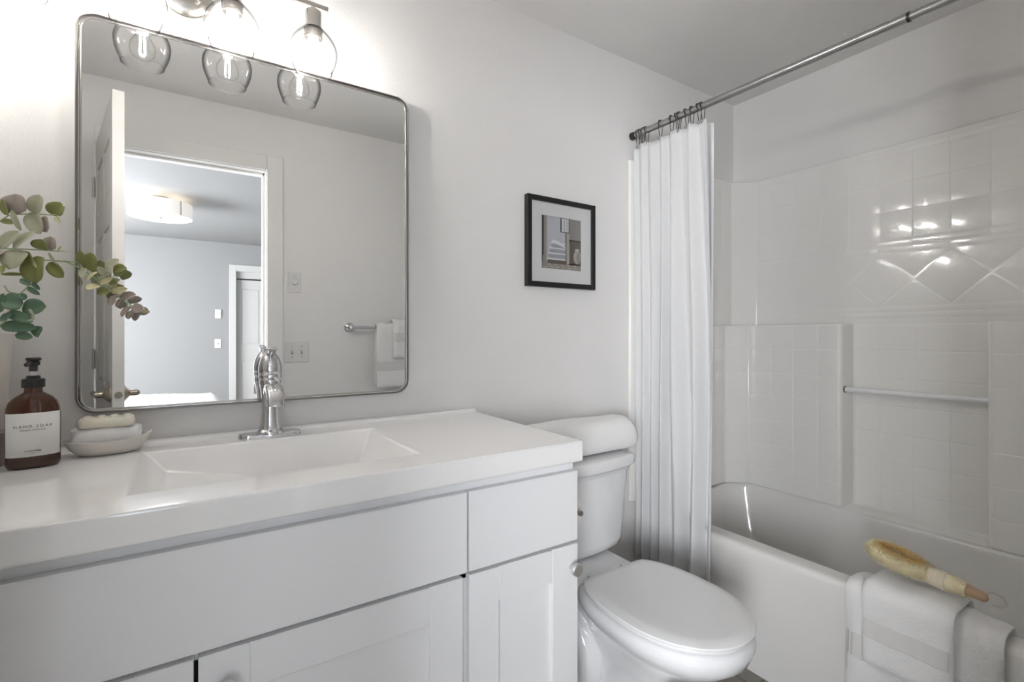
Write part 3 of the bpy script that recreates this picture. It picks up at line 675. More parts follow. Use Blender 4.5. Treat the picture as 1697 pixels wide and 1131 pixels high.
bm = B(); loft(bm, [tanksec(.165, -.03, -.215, .012, .378), tanksec(.195, -.025, -.228, .018, .392), tanksec(.205, -.022, -.233, .022, .42), tanksec(.212, -.020, -.238, .023, .55), tanksec(.224, -.018, -.246, .025, .69)])
obj('tank', bm, CERAM, to, smooth=50)
bm = B(); loft(bm, [tanksec(.226, -.014, -.247, .026, .676), tanksec(.228, -.012, -.250, .026, .682), tanksec(.230, -.010, -.252, .026, .690), tanksec(.238, -.008, -.260, .027, .696), tanksec(.242, -.006, -.264, .027, .702), tanksec(.243, -.006, -.265, .027, .728), tanksec(.239, -.008, -.261, .027, .734), tanksec(.230, -.012, -.252, .026, .736)])
obj('tank_lid', bm, CERAM, to, smooth=50)
bm = B(); tube(bm, [(TX-.175, -.243, .635), (TX-.175, -.262, .635)], .011, 14); tube(bm, [(TX-.175, -.262, .635), (TX-.13, -.266, .632), (TX-.10, -.268, .628)], [.007, .006, .007], 12); obj('flush_lever', bm, CHROME, to)

# folded towel lying on the tank lid
bm = B(); R = []
L0, L1 = .930, 1.478
for k in range(29):
    s = k/28; x = L0+(L1-L0)*s; e = min(s, 1-s); sc_ = 1-.22*max(0, 1-e*12)**2
    ring_ = []
    for q in range(40):
        a = 2*PI*q/40; ca, sa = math.cos(a), math.sin(a)
        ry, rz_ = .094*sc_, .065*sc_
        y = -.150+ry*math.copysign(abs(ca)**.7, ca); z = .7375+.065+rz_*math.copysign(abs(sa)**.75, sa)
        z += .003*math.sin(9*s+3*a)*(sa > 0); y += .003*math.sin(7*s+2*a)
        ring_.append((x+.012*math.sin(2*a), y, max(z, .7375)))
    R.append(ring_)
loft(bm, R)
tw = thing('folded_towel', 'thick folded white towel lying on the toilet tank lid', 'towel', (1.21, -.15, .737))
obj('towel_body', bm, TERRY, tw, smooth=60)
bm = B()   # the folded layers seen at the near end
for c, r in (((-.150, .800), .040), ((-.148, .800), .022)):
    pts = [(L0-.002, c[0]+r*1.5*math.cos(a), c[1]+r*math.sin(a)) for a in [PI*1.9*k/24+.5 for k in range(25)]]
    tube(bm, pts, .008, 10)
obj('rolled_layers', bm, TERRY, tw, smooth=60)

# toilet paper holder and roll on the vanity side
tp = thing('toilet_paper_holder', 'brushed nickel paper holder post on the vanity side', 'toilet paper holder', (.853, -.36, .69))
bm = B(); lathe(bm, [(.024, .8535), (.024, .858), (.018, .862), (.009, .865), (.008, .905)], (0, -.355, .692), 24, 'x'); obj('wall_post', bm, NICKEL, tp)
bm = B(); tube(bm, [(.909, -.345, .692), (.909, -.535, .692)], .0075, 18); obj('arm', bm, NICKEL, tp)
bm = B(); n = 40
def circ(r, y): return [(.909+r*math.cos(2*PI*k/n), y, .6803+r*math.sin(2*PI*k/n)) for k in range(n)]
loft(bm, [circ(.0195, -.495), circ(.040, -.495), circ(.041, -.492), circ(.041, -.398), circ(.040, -.395), circ(.0195, -.395), circ(.0195, -.495)], False, False)
tr = thing('toilet_roll', 'white toilet paper roll hanging on the nickel arm beside the tank', 'toilet paper', (.909, -.44, .680)); obj('paper', bm, TPM, tr)
bm = B(); loft(bm, [circ(.0192, -.494), circ(.0192, -.396)], False, False); obj('core', bm, HOLE, tr)

# ================================================================== COUNTER ITEMS
# amber soap bottle
bxx, byy = -.2805, -.150; bz = ZT
sb = thing('soap_bottle', 'amber hand soap pump bottle with white label', 'soap dispenser', (bxx, byy, bz))
bot_rot = math.radians(10)
def oval(rx, ry, z, n=48, e=.86):
    out = []
    for k in range(n):
        a = 2*PI*k/n; x = rx*math.copysign(abs(math.cos(a))**e, math.cos(a)); y = ry*math.copysign(abs(math.sin(a))**e, math.sin(a))
        out.append((bxx+x*math.cos(bot_rot)-y*math.sin(bot_rot), byy+x*math.sin(bot_rot)+y*math.cos(bot_rot), bz+z*1.045))
    return out
bm = B()
loft(bm, [oval(.034, .021, .0), oval(.040, .026, .001), oval(.0425, .029, .006), oval(.0430, .0295, .015), oval(.0430, .0295, .108), oval(.0420, .0285, .120), oval(.0385, .0265, .131), oval(.031, .0225, .140), oval(.022, .0185, .146), oval(.0155, .0150, .150, e=1), oval(.0145, .0145, .153, e=1), oval(.0145, .0145, .160, e=1)])
obj('bottle', bm, AMBER, sb, smooth=60)
bm = B(); loft(bm, [oval(.034, .021, .003), oval(.0405, .0268, .008), oval(.0408, .0272, .016), oval(.0408, .0272, .030)]); obj('soap_liquid', bm, SOAPLIQ, sb, smooth=60)
bm = B(); R = []
for z in (.026, .116):
    ring_ = []
    for k in range(29):
        a = PI+math.radians(22)+(PI-math.radians(44))*k/28
        x = .0437*math.copysign(abs(math.cos(a))**.86, math.cos(a)); y = .0302*math.copysign(abs(math.sin(a))**.86, math.sin(a))
        ring_.append((bxx+x*math.cos(bot_rot)-y*math.sin(bot_rot), byy+x*math.sin(bot_rot)+y*math.cos(bot_rot), bz+z))
    R.append(ring_)
loft(bm, R, False, False, False); lb = obj('label', bm, PAPER, sb, smooth=60, solid=.0004)
lx, ly = bxx+.0309*math.sin(bot_rot), byy-.0309*math.cos(bot_rot)
rot = Matrix.Rotation(bot_rot, 4, 'Z') @ Matrix.Rotation(PI/2, 4, 'X')
def lab(nm, s, size, z, sp, bold=0, dx=0, sx=1):
    text(nm, s, size, (lx+dx*math.cos(bot_rot), ly+dx*math.sin(bot_rot), bz+z), rot, INK, lb, sp, bold, sx=sx)
lab('label_title', 'HAND SOAP', .0078, .0862, 1.45, 0, sx=1.0); lab('label_subtitle', 'Margaux Collection', .0046, .0800, 1.05)
lab('label_maker', 'PHARMA', .0034, .0365, 1.1, dx=-.0055); lab('label_maker', 'HOME', .0034, .0365, 1.1, .00012, dx=.0072); lab('label_footer', '—  NO.1  —', .0030, .0320, 1.1)
bm = B(); lathe(bm, [(.0185, .160), (.0187, .162), (.0187, .176), (.0175, .178), (.0115, .179), (.0110, .184), (.009, .185)], (bxx, byy, bz+.007), 36); obj('pump_collar', bm, BLACK, sb)
bm = B(); lathe(bm, [(.0055, .184), (.0055, .196)], (bxx, byy, bz+.007), 20); obj('pump_stem', bm, WHITEPL, sb)
bm = B(); lathe(bm, [(.0072, .194), (.0072, .206), (.0105, .207), (.0110, .214), (.0085, .216), (.0125, .217), (.0125, .221), (.011, .223)], (bxx, byy, bz+.007), 28)
tube(bm, [(bxx, byy, bz+.219), (bxx-.004, byy-.018, bz+.219), (bxx-.006, byy-.026, bz+.215)], [.006, .0045, .004], 12); obj('pump_head', bm, BLACK, sb)

# soap dish with wash cloth and soap bar
dcx, dcy = -.163, -.092; drot = math.radians(3)
def leafring(L, W, z0, zt, ins, n=48, shift=0):
    out = []
    for k in range(n):
        a = 2*PI*k/n; c, s = math.cos(a), math.sin(a)
        x = L*c; y = W*math.copysign(abs(s)**1.15, s)*(1 if c < 0 else 1-.10*c)
        e = (abs(c)**3)*(.012 if c > 0 else .004); z = z0+e*zt
        out.append((dcx+x*math.cos(drot)-y*math.sin(drot)+shift, dcy+x*math.sin(drot)+y*math.cos(drot), z))
    return out
ds = thing('soap_dish', 'boat-shaped off-white ceramic soap dish beside the amber bottle', 'soap dish', (dcx, dcy, ZT))
bm = B(); loft(bm, [leafring(.045, .022, ZT, 0, 0), leafring(.056, .030, ZT+.003, 0, 0), leafring(.070, .040, ZT+.014, .4, 0), leafring(.080, .046, ZT+.030, 1, 0), leafring(.082, .047, ZT+.034, 1, 0), leafring(.0805, .0455, ZT+.0345, 1, 0), leafring(.077, .043, ZT+.030, 1, 0), leafring(.066, .036, ZT+.015, .4, 0), leafring(.05, .026, ZT+.006, 0, 0)])
obj('dish_body', bm, STONE, ds, smooth=60)
wcx, wcy = -.166, -.086
bm = B(); R = []
for k in range(17):
    s = k/16; x = wcx-.062+.124*s; e = min(s, 1-s); q_ = .8+.2*min(1, e*10)
    R.append([(x+.003*math.sin(3*a+k), wcy+.034*q_*math.copysign(abs(math.cos(a))**.8, math.cos(a))+.002*math.sin(5*s+a), ZT+.040+(.026*q_)*math.copysign(abs(math.sin(a))**.8, math.sin(a))+.0015*math.sin(8*s+2*a)) for a in [2*PI*j/28 for j in range(28)]])
loft(bm, R); tag(obj('wash_cloth', bm, TERRY2, smooth=70), 'small folded white washcloth lying in the ceramic soap dish', 'washcloth')
bm = B(); sx, sy, sz = -.166, -.090, ZT+.0665
loft(bm, [rrect(sx-.047, sx+.047, sy-.022, sy+.022, .010, 5, sz-.003), rrect(sx-.0505, sx+.0505, sy-.0255, sy+.0255, .012, 5, sz-.001), rrect(sx-.052, sx+.052, sy-.027, sy+.027, .012, 5, sz+.006), rrect(sx-.050, sx+.050, sy-.025, sy+.025, .012, 5, sz+.016), rrect(sx-.047, sx+.047, sy-.022, sy+.022, .010, 5, sz+.0185)])
for i in range(4):
    for j in range(2):
        c = (sx-.036+.024*i, sy-.011+.022*j, sz+.0175)
        lathe(bm, [(.0095, -.003), (.0092, .001), (.0078, .0035), (.004, .005), (.0005, .0053)], c, 16)
tag(obj('soap_bar', bm, SOAP, smooth=60), 'ivory massage soap bar with round bumps on top of washcloth', 'soap')

# planter with eucalyptus
vx, vy = -.394, -.098
pl = thing('potted_eucalyptus', 'artificial eucalyptus stems in a pale tapered planter at the left edge', 'plant', (vx, vy, ZT))
bm = B(); lathe(bm, [(.052, ZT+.072), (.058, ZT+.076), (.066, ZT+.20), (.0705, ZT+.276), (.0705, ZT+.280), (.067, ZT+.281), (.064, ZT+.270), (.06, ZT+.20), (.05, ZT+.1)], (vx, vy, 0), 48); obj('planter', bm, POT, pl, smooth=50)
bm = B(); lathe(bm, [(.060, ZT+.0005), (.062, ZT+.003), (.0645, ZT+.070), (.060, ZT+.074), (.03, ZT+.0745)], (vx, vy, 0), 40); obj('planter_base', bm, POTB, pl, smooth=50)
bm = B(); lathe(bm, [(.0, ZT+.262), (.0635, ZT+.262)], (vx, vy, 0), 24, cap0=False, cap1=False); obj('moss', bm, LEAFS[3], pl)
def leaf(bm, base, d, up, L, W, mi, curl=.12, pointy=.15):
    d = Vector(d).normalized(); up = Vector(up); s = d.cross(up).normalized(); up = s.cross(d).normalized(); base = Vector(base)
    N, M = 9, 3; G = []
    for i in range(N+1):
        t = i/N; w = W*.5*math.sqrt(max(0, 1-abs(2*t**.92-1)**2.2)) if 0 < t < 1 else 0.0006
        if t > .82: w *= 1-pointy*(t-.82)/.18
        ctr = base+d*L*t+up*(curl*L*(t-t*t*1.3))
        G.append([bm.verts.new(ctr+s*w*j/M+up*(abs(j/M)*W*.16*math.sin(PI*t)-(.0008 if j == 0 else 0))) for j in range(-M, M+1)])
    for i in range(N):
        for j in range(2*M):
            try:
                f = bm.faces.new((G[i][j], G[i+1][j], G[i+1][j+1], G[i][j+1])); f.material_index = mi
            except ValueError: pass
def branch(pts, leaves, r0=.0016):
    bm = B(); tube(bm, pts, [r0]*(len(pts)-1)+[r0*.5], 7); st = obj('stem', bm, STEM, pl)
    bm = B()
    for base, d, up, L, W, mi in leaves: leaf(bm, base, d, up, L, W, mi)
    o = obj('foliage', bm, LEAFS, st, smooth=80, solid=.0006, recalc=False)
VW = Vector((-.5479, -.8366, 0))   # the sprays face into the room
# leaves: (base, tip, width, tone); stems: points
[(847, 510), (847, 510), (848, 510), (856, 506)]
[(903, 526), (904, 525), (905, 525), (912, 521)]
[(971, 544), (971, 543), (972, 543), (978, 538)]
LV_U = [((-0.314, -0.103, 1.453), (-0.318, -0.107, 1.495), 0.0599, 2), ((-0.288, -0.104, 1.457), (-0.28, -0.108, 1.5), 0.0333, 1), ((-0.256, -0.1, 1.457), (-0.247, -0.104, 1.489), 0.0386, 0), ((-0.254, -0.105, 1.456), (-0.244, -0.117, 1.441), 0.0108, 4), ((-0.297, -0.095, 1.461), (-0.277, -0.115, 1.413), 0.0334, 1), ((-0.274, -0.103, 1.453), (-0.266, -0.115, 1.417), 0.0275, 2), ((-0.324, -0.104, 1.46), (-0.309, -0.108, 1.417), 0.0119, 1), ((-0.321, -0.1, 1.434), (-0.341, -0.104, 1.434), 0.0134, 0), ((-0.33, -0.1, 1.448), (-0.339, -0.104, 1.481), 0.0179, 0)]
LV_M = [((-0.339, -0.114, 1.375), (-0.309, -0.126, 1.413), 0.0264, 1), ((-0.319, -0.116, 1.377), (-0.284, -0.12, 1.416), 0.0295, 1), ((-0.304, -0.119, 1.373), (-0.323, -0.131, 1.331), 0.049, 1), ((-0.274, -0.116, 1.377), (-0.274, -0.128, 1.399), 0.0333, 0), ((-0.258, -0.122, 1.377), (-0.258, -0.126, 1.407), 0.0304, 2), ((-0.279, -0.123, 1.363), (-0.281, -0.135, 1.302), 0.0555, 0), ((-0.263, -0.114, 1.351), (-0.237, -0.134, 1.318), 0.0259, 0), ((-0.3, -0.118, 1.372), (-0.292, -0.122, 1.332), 0.0283, 0), ((-0.296, -0.113, 1.372), (-0.278, -0.133, 1.334), 0.0075, 4), ((-0.263, -0.115, 1.373), (-0.247, -0.135, 1.346), 0.0061, 1), ((-0.247, -0.119, 1.377), (-0.241, -0.123, 1.388), 0.0061, 4), ((-0.245, -0.119, 1.377), (-0.229, -0.131, 1.375), 0.0037, 4), ((-0.303, -0.113, 1.322), (-0.335, -0.125, 1.319), 0.0084, 0), ((-0.329, -0.124, 1.341), (-0.33, -0.144, 1.32), 0.0117, 0), ((-0.333, -0.121, 1.37), (-0.349, -0.125, 1.351), 0.0263, 2)]
LV_D = [((-0.299, -0.136, 1.258), (-0.332, -0.14, 1.261), 0.0412, 3), ((-0.302, -0.131, 1.247), (-0.261, -0.151, 1.253), 0.0368, 3), ((-0.294, -0.135, 1.242), (-0.28, -0.155, 1.223), 0.0265, 1), ((-0.334, -0.134, 1.21), (-0.278, -0.138, 1.207), 0.026, 3), ((-0.281, -0.134, 1.188), (-0.271, -0.138, 1.21), 0.0282, 3), ((-0.304, -0.138, 1.309), (-0.282, -0.158, 1.297), 0.0117, 3), ((-0.293, -0.133, 1.293), (-0.272, -0.145, 1.278), 0.0106, 3), ((-0.286, -0.131, 1.304), (-0.274, -0.135, 1.289), 0.0089, 3), ((-0.335, -0.133, 1.223), (-0.314, -0.145, 1.234), 0.0173, 3), ((-0.324, -0.133, 1.239), (-0.282, -0.153, 1.22), 0.0218, 3), ((-0.335, -0.129, 1.239), (-0.33, -0.133, 1.279), 0.0203, 3), ((-0.312, -0.134, 1.192), (-0.284, -0.138, 1.187), 0.0175, 3), ((-0.294, -0.133, 1.269), (-0.309, -0.137, 1.277), 0.0148, 3)]
LV_L = [((-0.196, -0.091, 1.34), (-0.196, -0.095, 1.382), 0.0337, 0), ((-0.208, -0.098, 1.352), (-0.212, -0.11, 1.383), 0.0174, 0), ((-0.168, -0.1, 1.344), (-0.144, -0.104, 1.37), 0.0226, 1), ((-0.156, -0.089, 1.341), (-0.132, -0.101, 1.353), 0.0262, 0), ((-0.159, -0.097, 1.329), (-0.182, -0.109, 1.348), 0.0179, 1), ((-0.18, -0.096, 1.31), (-0.156, -0.108, 1.323), 0.0161, 4), ((-0.18, -0.101, 1.307), (-0.199, -0.121, 1.295), 0.0208, 4), ((-0.163, -0.092, 1.314), (-0.147, -0.104, 1.314), 0.015, 0), ((-0.161, -0.1, 1.296), (-0.183, -0.104, 1.287), 0.0253, 0), ((-0.159, -0.092, 1.293), (-0.127, -0.112, 1.3), 0.0163, 4), ((-0.152, -0.092, 1.287), (-0.156, -0.112, 1.26), 0.0216, 2), ((-0.141, -0.094, 1.28), (-0.112, -0.114, 1.288), 0.0204, 2), ((-0.142, -0.095, 1.277), (-0.148, -0.107, 1.257), 0.0092, 2), ((-0.184, -0.097, 1.338), (-0.202, -0.109, 1.315), 0.0144, 4), ((-0.121, -0.1, 1.26), (-0.14, -0.104, 1.235), 0.0172, 2), ((-0.12, -0.101, 1.258), (-0.097, -0.113, 1.252), 0.0238, 2), ((-0.118, -0.089, 1.252), (-0.126, -0.109, 1.229), 0.0186, 2), ((-0.111, -0.094, 1.252), (-0.094, -0.106, 1.254), 0.0073, 4), ((-0.207, -0.093, 1.345), (-0.208, -0.113, 1.321), 0.0159, 1), ((-0.179, -0.097, 1.324), (-0.157, -0.109, 1.337), 0.0129, 1)]
ST_U = [(-0.355, -0.1, 1.421), (-0.342, -0.1, 1.435), (-0.33, -0.1, 1.448), (-0.315, -0.1, 1.453), (-0.288, -0.1, 1.458), (-0.259, -0.1, 1.459), (-0.248, -0.1, 1.464)]
ST_M = [(-0.35, -0.118, 1.363), (-0.338, -0.118, 1.374), (-0.307, -0.118, 1.376), (-0.274, -0.118, 1.377), (-0.245, -0.118, 1.377)]
ST_L = [(-0.3, -0.095, 1.359), (-0.267, -0.095, 1.358), (-0.237, -0.095, 1.357), (-0.208, -0.095, 1.342), (-0.184, -0.095, 1.319), (-0.161, -0.095, 1.299), (-0.144, -0.095, 1.281), (-0.122, -0.095, 1.259)]
ST_L2 = [(-0.267, -0.095, 1.358), (-0.237, -0.095, 1.358), (-0.208, -0.095, 1.357)]
ST_D = [(-0.326, -0.135, 1.221), (-0.313, -0.135, 1.259), (-0.303, -0.135, 1.28), (-0.294, -0.135, 1.291), (-0.289, -0.135, 1.303)]
ST_D2 = [(-0.318, -0.135, 1.28), (-0.323, -0.135, 1.285), (-0.328, -0.135, 1.295)]

def spray(stems, leaves, root):
    bm = B()
    for st_ in stems: tube(bm, st_, .0014, 7)
    tube(bm, root, .0017, 7); st = obj('stem', bm, STEM, pl)
    bm = B(); rl = random.Random(len(leaves))
    for b, t, w_, c in leaves:
        b, t = Vector(b), Vector(t); d = t-b; up = VW+Vector((0, 0, .35))+Vector((rl.uniform(-.25, .25), 0, rl.uniform(-.2, .2)))
        leaf(bm, b, d, up, d.length, w_, c, curl=rl.uniform(.02, .16))
    obj('foliage', bm, LEAFS, st, smooth=80, solid=.0005, recalc=False)
spray([ST_U], LV_U, [(vx+.01, vy, ZT+.25), (-.405, -.10, 1.30), (-.385, -.10, 1.385), ST_U[0]])
spray([ST_M], LV_M, [(vx+.015, vy-.01, ZT+.25), (-.390, -.115, 1.28), (-.372, -.118, 1.340), ST_M[0]])
spray([ST_L, ST_L2], LV_L, [(vx+.02, vy, ZT+.25), (-.372, -.10, 1.27), (-.335, -.095, 1.345), ST_L[0]])
spray([ST_D, ST_D2], LV_D, [(vx+.03, vy-.02, ZT+.25), (-.345, -.13, 1.200), ST_D[0]])

# ================================================================== TOWELS AND BRUSH ON THE TUB RIM
def drape(path, y0, y1, th, nz=1, ny=26, wob=.002, seed=1, flare=0):
    """closed thick cloth following a 2D (x,z) path, width along y"""
    rnd = random.Random(seed); pts = [Vector((p[0], p[1])) for p in path]
    # resample
    acc = [0]; 
    for a, b in zip(pts, pts[1:]): acc.append(acc[-1]+(b-a).length)
    Np = max(30, int(acc[-1]/.010)); rs = []
    for i in range(Np+1):
        d = acc[-1]*i/Np; k = max(j for j in range(len(acc)) if acc[j] <= d+1e-9); k = min(k, len(pts)-2)
        rs.append(pts[k].lerp(pts[k+1], (d-acc[k])/(acc[k+1]-acc[k])))
    bm = B(); rings = []
    for i, p in enumerate(rs):
        t = (rs[min(i+1, Np)]-rs[max(i-1, 0)]).normalized(); n = Vector((-t.y, t.x))
        ring_ = []
        endf = min(1, min(i, Np-i)/2.0+.35)
        pass
        for q in range(ny+1):
            s = q/ny; e = min(1, min(s, 1-s)*ny/1.6)**.5; hgt = th*.5*max(.25, e)*endf
            y = y0+(y1-y0)*s+flare*(s-.5)*(i/Np); wv = wob*math.sin(11*(y-.1)*5+(p.x+p.y)*19+seed)+wob*.6*math.sin(23*y*3-(p.x+p.y)*12)
            q2 = p+n*(hgt+wv); ring_.append((q2.x, y, q2.y))
        for q in range(ny, -1, -1):
            s = q/ny; e = min(1, min(s, 1-s)*ny/1.6)**.5; hgt = th*.5*max(.25, e)*endf
            y = y0+(y1-y0)*s+flare*(s-.5)*(i/Np); wv = wob*math.sin(11*(y-.1)*5+(p.x+p.y)*19+seed)+wob*.6*math.sin(23*y*3-(p.x+p.y)*12)
            q2 = p-n*(hgt-wv*.6); ring_.append((q2.x, y, q2.y))
        rings.append(ring_)
    loft(bm, rings); return bm
def rimpath(off, zb0, zb1):
    xo, zo = 1.714-off, .411+off
    p = [(xo, zb0), (xo, zo-.035)]+[(xo+.035-.035*math.cos(a), zo-.035+.035*math.sin(a)) for a in [PI/2*k/6 for k in range(1, 7)]]
    xi = 1.797+off
    p += [(xi-.035+.035*math.sin(a), zo-.035+.035*math.cos(a)) for a in [PI/2*k/6 for k in range(0, 7)]]+[(xi, zo-.05), (xi+.004, zb1)]
    return p
bt = thing('bath_towel', 'large folded white bath towel draped over the tub rim', 'towel', (1.75, -1.03, .42))
obj('towel_body', drape(rimpath(.016, -.01, .14), -1.222, -.868, .026, seed=2), TERRY, bt, smooth=60)
obj('woven_band', drape([(1.698, .210), (1.698, .290)], -1.221, -.869, .0285, seed=2), BAND, bt, smooth=60)
ht = thing('hand_towel', 'smaller white towel with woven band layered over the bath towel', 'towel', (1.75, -1.02, .45))
obj('towel_body', drape(rimpath(.042, .222, .26), -1.132, -.922, .020, seed=5), TERRY, ht, smooth=60)
obj('woven_band', drape([(1.672, .299), (1.672, .361)], -1.131, -.923, .0225, seed=5), BAND, ht, smooth=60)

# bath brush lying on the towels
br = thing('bath_brush', 'natural sisal bath brush with rope-wrapped wooden handle on towels', 'brush', (1.765, -1.05, .47))
bz_ = .503
def fuzz(bm, c0, r, n, length, seed, axis):
    rnd = random.Random(seed)
    for _ in range(n):
        a = rnd.uniform(0, 2*PI); dvec = (axis[0]*math.cos(a)+axis[1]*math.sin(a)+axis[2]*rnd.uniform(-.5, .5)).normalized()
        p = c0+dvec*r*.7+axis[2]*rnd.uniform(-.006, .006); e = p+dvec*(length*rnd.uniform(.6, 1.3)); s = dvec.cross(Vector((rnd.random(), rnd.random(), rnd.random()))).normalized()*.0007
        v = [bm.verts.new(p-s), bm.verts.new(p+s), bm.verts.new(e)]; bm.faces.new(v)
HB = Vector((1.768, -1.045, bz_)); HD = Vector((-.12, -1, -.03)).normalized()     # start of handle, towards the tip
SD = HD.cross(Vector((0, 0, 1))).normalized()
loop = []
for k in range(28):
    a = 2*PI*k/28; u = .5-.5*math.cos(a)                      # 0 at handle, 1 far end
    loop.append(HB-HD*(u*.132)+SD*(.034*math.sin(a)*(1+.15*u))+Vector((0, 0, .004+.016*u)))
bm = B(); tube(bm, loop, .018, 12, closed=True); core_ = obj('bristle_loop', bm, SISAL, br, smooth=70)
bm = B()
for k in range(28):
    t = (loop[(k+1) % 28]-loop[k-1]).normalized(); a1, b1 = frame_of(t); fuzz(bm, loop[k], .021, 420, .012, 100+k, (a1, b1, t))
bri = obj('bristles', bm, [SISAL], core_, smooth=0, recalc=False); bri['kind'] = 'stuff'
bm = B()
for k in range(28):
    t = (loop[(k+1) % 28]-loop[k-1]).normalized(); a1, b1 = frame_of(t); fuzz(bm, loop[k]*.84+(HB-HD*.062+Vector((0, 0, .040)))*.16, .018, 220, .012, 300+k, (a1, b1, t))
bri = obj('golden_bristles', bm, [SISALG], core_, smooth=0, recalc=False); bri['kind'] = 'stuff'; bri['label'] = 'golden yellow bristles'
bm = B(); tube(bm, [HB-HD*.006, HB+HD*.052], [.0200, .0235], 16)
for k in range(15):
    c = HB+HD*(-.002+.0037*k); tube(bm, [c+(SD*math.cos(a)+Vector((0, 0, 1))*math.sin(a))*(.0205+.0003*k) for a in [2*PI*j/20 for j in range(20)]], .0020, 6, closed=True)
obj('rope_wrap', bm, SISAL2, br, smooth=70)
bm = B(); R = []
for k in range(7): R.append([HB+HD*(.052+.007*k)+(SD*math.cos(a)+Vector((0, 0, 1))*math.sin(a))*(.0235+.002*math.sin(5*a+k*1.3)-.0008*k) for a in [2*PI*j/24 for j in range(24)]])
loft(bm, R)
for k in range(7): fuzz(bm, HB+HD*(.052+.007*k), .026, 90, .006, 500+k, (SD, Vector((0, 0, 1)), HD))
obj('frayed_fibre_end', bm, SISAL, br, smooth=60, recalc=False)
bm = B(); tube(bm, [HB+HD*.088, HB+HD*.10, HB+HD*.118+Vector((0, 0, -.001)), HB+HD*.132+Vector((0, 0, -.003)), HB+HD*.137+Vector((0, 0, -.004))], [.0145, .0145, .0135, .0115, .005], 16); obj('wooden_tip', bm, WOOD, br, smooth=60)
bm = B(); q0 = HB+HD*.128
tube(bm, [q0+Vector((.004, 0, .006)), q0+Vector((.022, -.012, .010)), q0+Vector((.030, -.030, .002)), q0+Vector((.018, -.042, -.010)), q0+Vector((0, -.034, -.014)), q0+Vector((-.008, -.018, -.012))], .0022, 8); obj('hanging_cord', bm, CORD, br, smooth=60)

# ================================================================== ON THE DOOR WALL (seen in the mirror)
dl = thing('fan_timer', 'white rotary timer dial plate above the light switches', 'wall control', (.4975, YD, 1.494))
bm = B(); box(bm, .463, .532, YD, YD+.006, 1.437, 1.551); obj('plate', bm, WHITEPL, dl, bevel=.002)
bm = B(); lathe(bm, [(.0225, .006), (.0225, .010), (.021, .012), (.019, .012), (.0185, .020), (.017, .022)], (.4975, YD, 1.500), 32, 'y'); obj('dial', bm, WHITEPL, dl)
bm = B(); box(bm, .4968, .4982, YD+.022, YD+.0225, 1.500, 1.516); obj('dial_mark', bm, NICKEL, dl)
bm = B(); box(bm, .484, .511, YD+.006, YD+.0064, 1.534, 1.5352); obj('scale_mark', bm, NICKEL, dl)
sw = thing('light_switch', 'white double toggle light switch plate by the doorway', 'light switch', (.511, YD, 1.09))
bm = B(); box(bm, .447, .575, YD, YD+.006, 1.031, 1.150); obj('plate', bm, WHITEPL, sw, bevel=.002)
for xx in (.485, .537):
    bm = B(); box(bm, xx-.005, xx+.005, YD+.006, YD+.0065, 1.079, 1.103); tg = obj('toggle_slot', bm, NICKEL, sw)
    bm = B(); loft(bm, [[(xx-.004, YD+.006, 1.084), (xx+.004, YD+.006, 1.084), (xx+.004, YD+.006, 1.096), (xx-.004, YD+.006, 1.096)], [(xx-.003, YD+.018, 1.098), (xx+.003, YD+.018, 1.098), (xx+.003, YD+.018, 1.104), (xx-.003, YD+.018, 1.104)]]); obj('toggle', bm, WHITEPL, sw)
    for zz in (1.060, 1.121):
        bm = B(); lathe(bm, [(.0035, .006), (.003, .0075)], (xx, YD, zz), 12, 'y'); obj('screw', bm, NICKEL, sw)
tr_ = thing('chrome_towel_bar', 'chrome towel bar on the door wall', 'towel rail', (1.1, YD, 1.236))
bm = B(); lathe(bm, [(.030, 0), (.030, .005), (.026, .008), (.024, .008), (.022, .012), (.012, .016), (.010, .020), (.010, .050), (.014, .054), (.016, .062), (.014, .072), (.006, .076)], (.809, YD, 1.236), 32, 'y')
obj('rosette', bm, CHROME, tr_)
bm = B(); lathe(bm, [(.030, 0), (.030, .005), (.026, .008), (.024, .008), (.022, .012), (.012, .016), (.010, .020), (.010, .050), (.014, .054), (.016, .062), (.014, .072), (.006, .076)], (1.419, YD, 1.236), 32, 'y'); obj('rosette', bm, CHROME, tr_)
bm = B(); tube(bm, [(.809, YD+.063, 1.236), (1.419, YD+.063, 1.236)], .0085, 16); obj('bar', bm, CHROME, tr_)
def hangtowel(name, x0, x1, zf, zb, off, label, seed):
    yc, zc, r = YD+.063, 1.236, .0085+off
    p = [(yc-r, zb), (yc-r, zc)]+[(yc-r*math.cos(a), zc+r*math.sin(a)) for a in [PI*k/8 for k in range(1, 8)]]+[(yc+r, zc), (yc+r+.004, zf)]
    bm = drape(p, x0, x1, .016, seed=seed, wob=.0025, ny=20)
    for v in bm.verts: x, y, z = v.co; v.co = (y, x, z)
    t = thing(name, label, 'towel', ((x0+x1)/2, yc, zc)); obj('towel_body', bm, TERRY, t, smooth=60)
    L_ = (1.236-zf); bm = drape([(yc+r+.004*(1.236-zf-.16)/L_, zf+.16), (yc+r+.004*(1.236-zf-.10)/L_, zf+.10)], x0+.001, x1-.001, .0195, seed=seed, wob=.0025, ny=20)
    for v in bm.verts: x, y, z = v.co; v.co = (y, x, z)
    obj('woven_band', bm, BAND, t, smooth=60)
hangtowel('bath_towel', .955, 1.36, .865, .88, .014, 'long white towel hanging on the chrome bar, behind the small one', 8)
hangtowel('hand_towel', 1.055, 1.27, 1.045, 1.06, .036, 'short white towel hanging over the long towel on the chrome bar', 9)

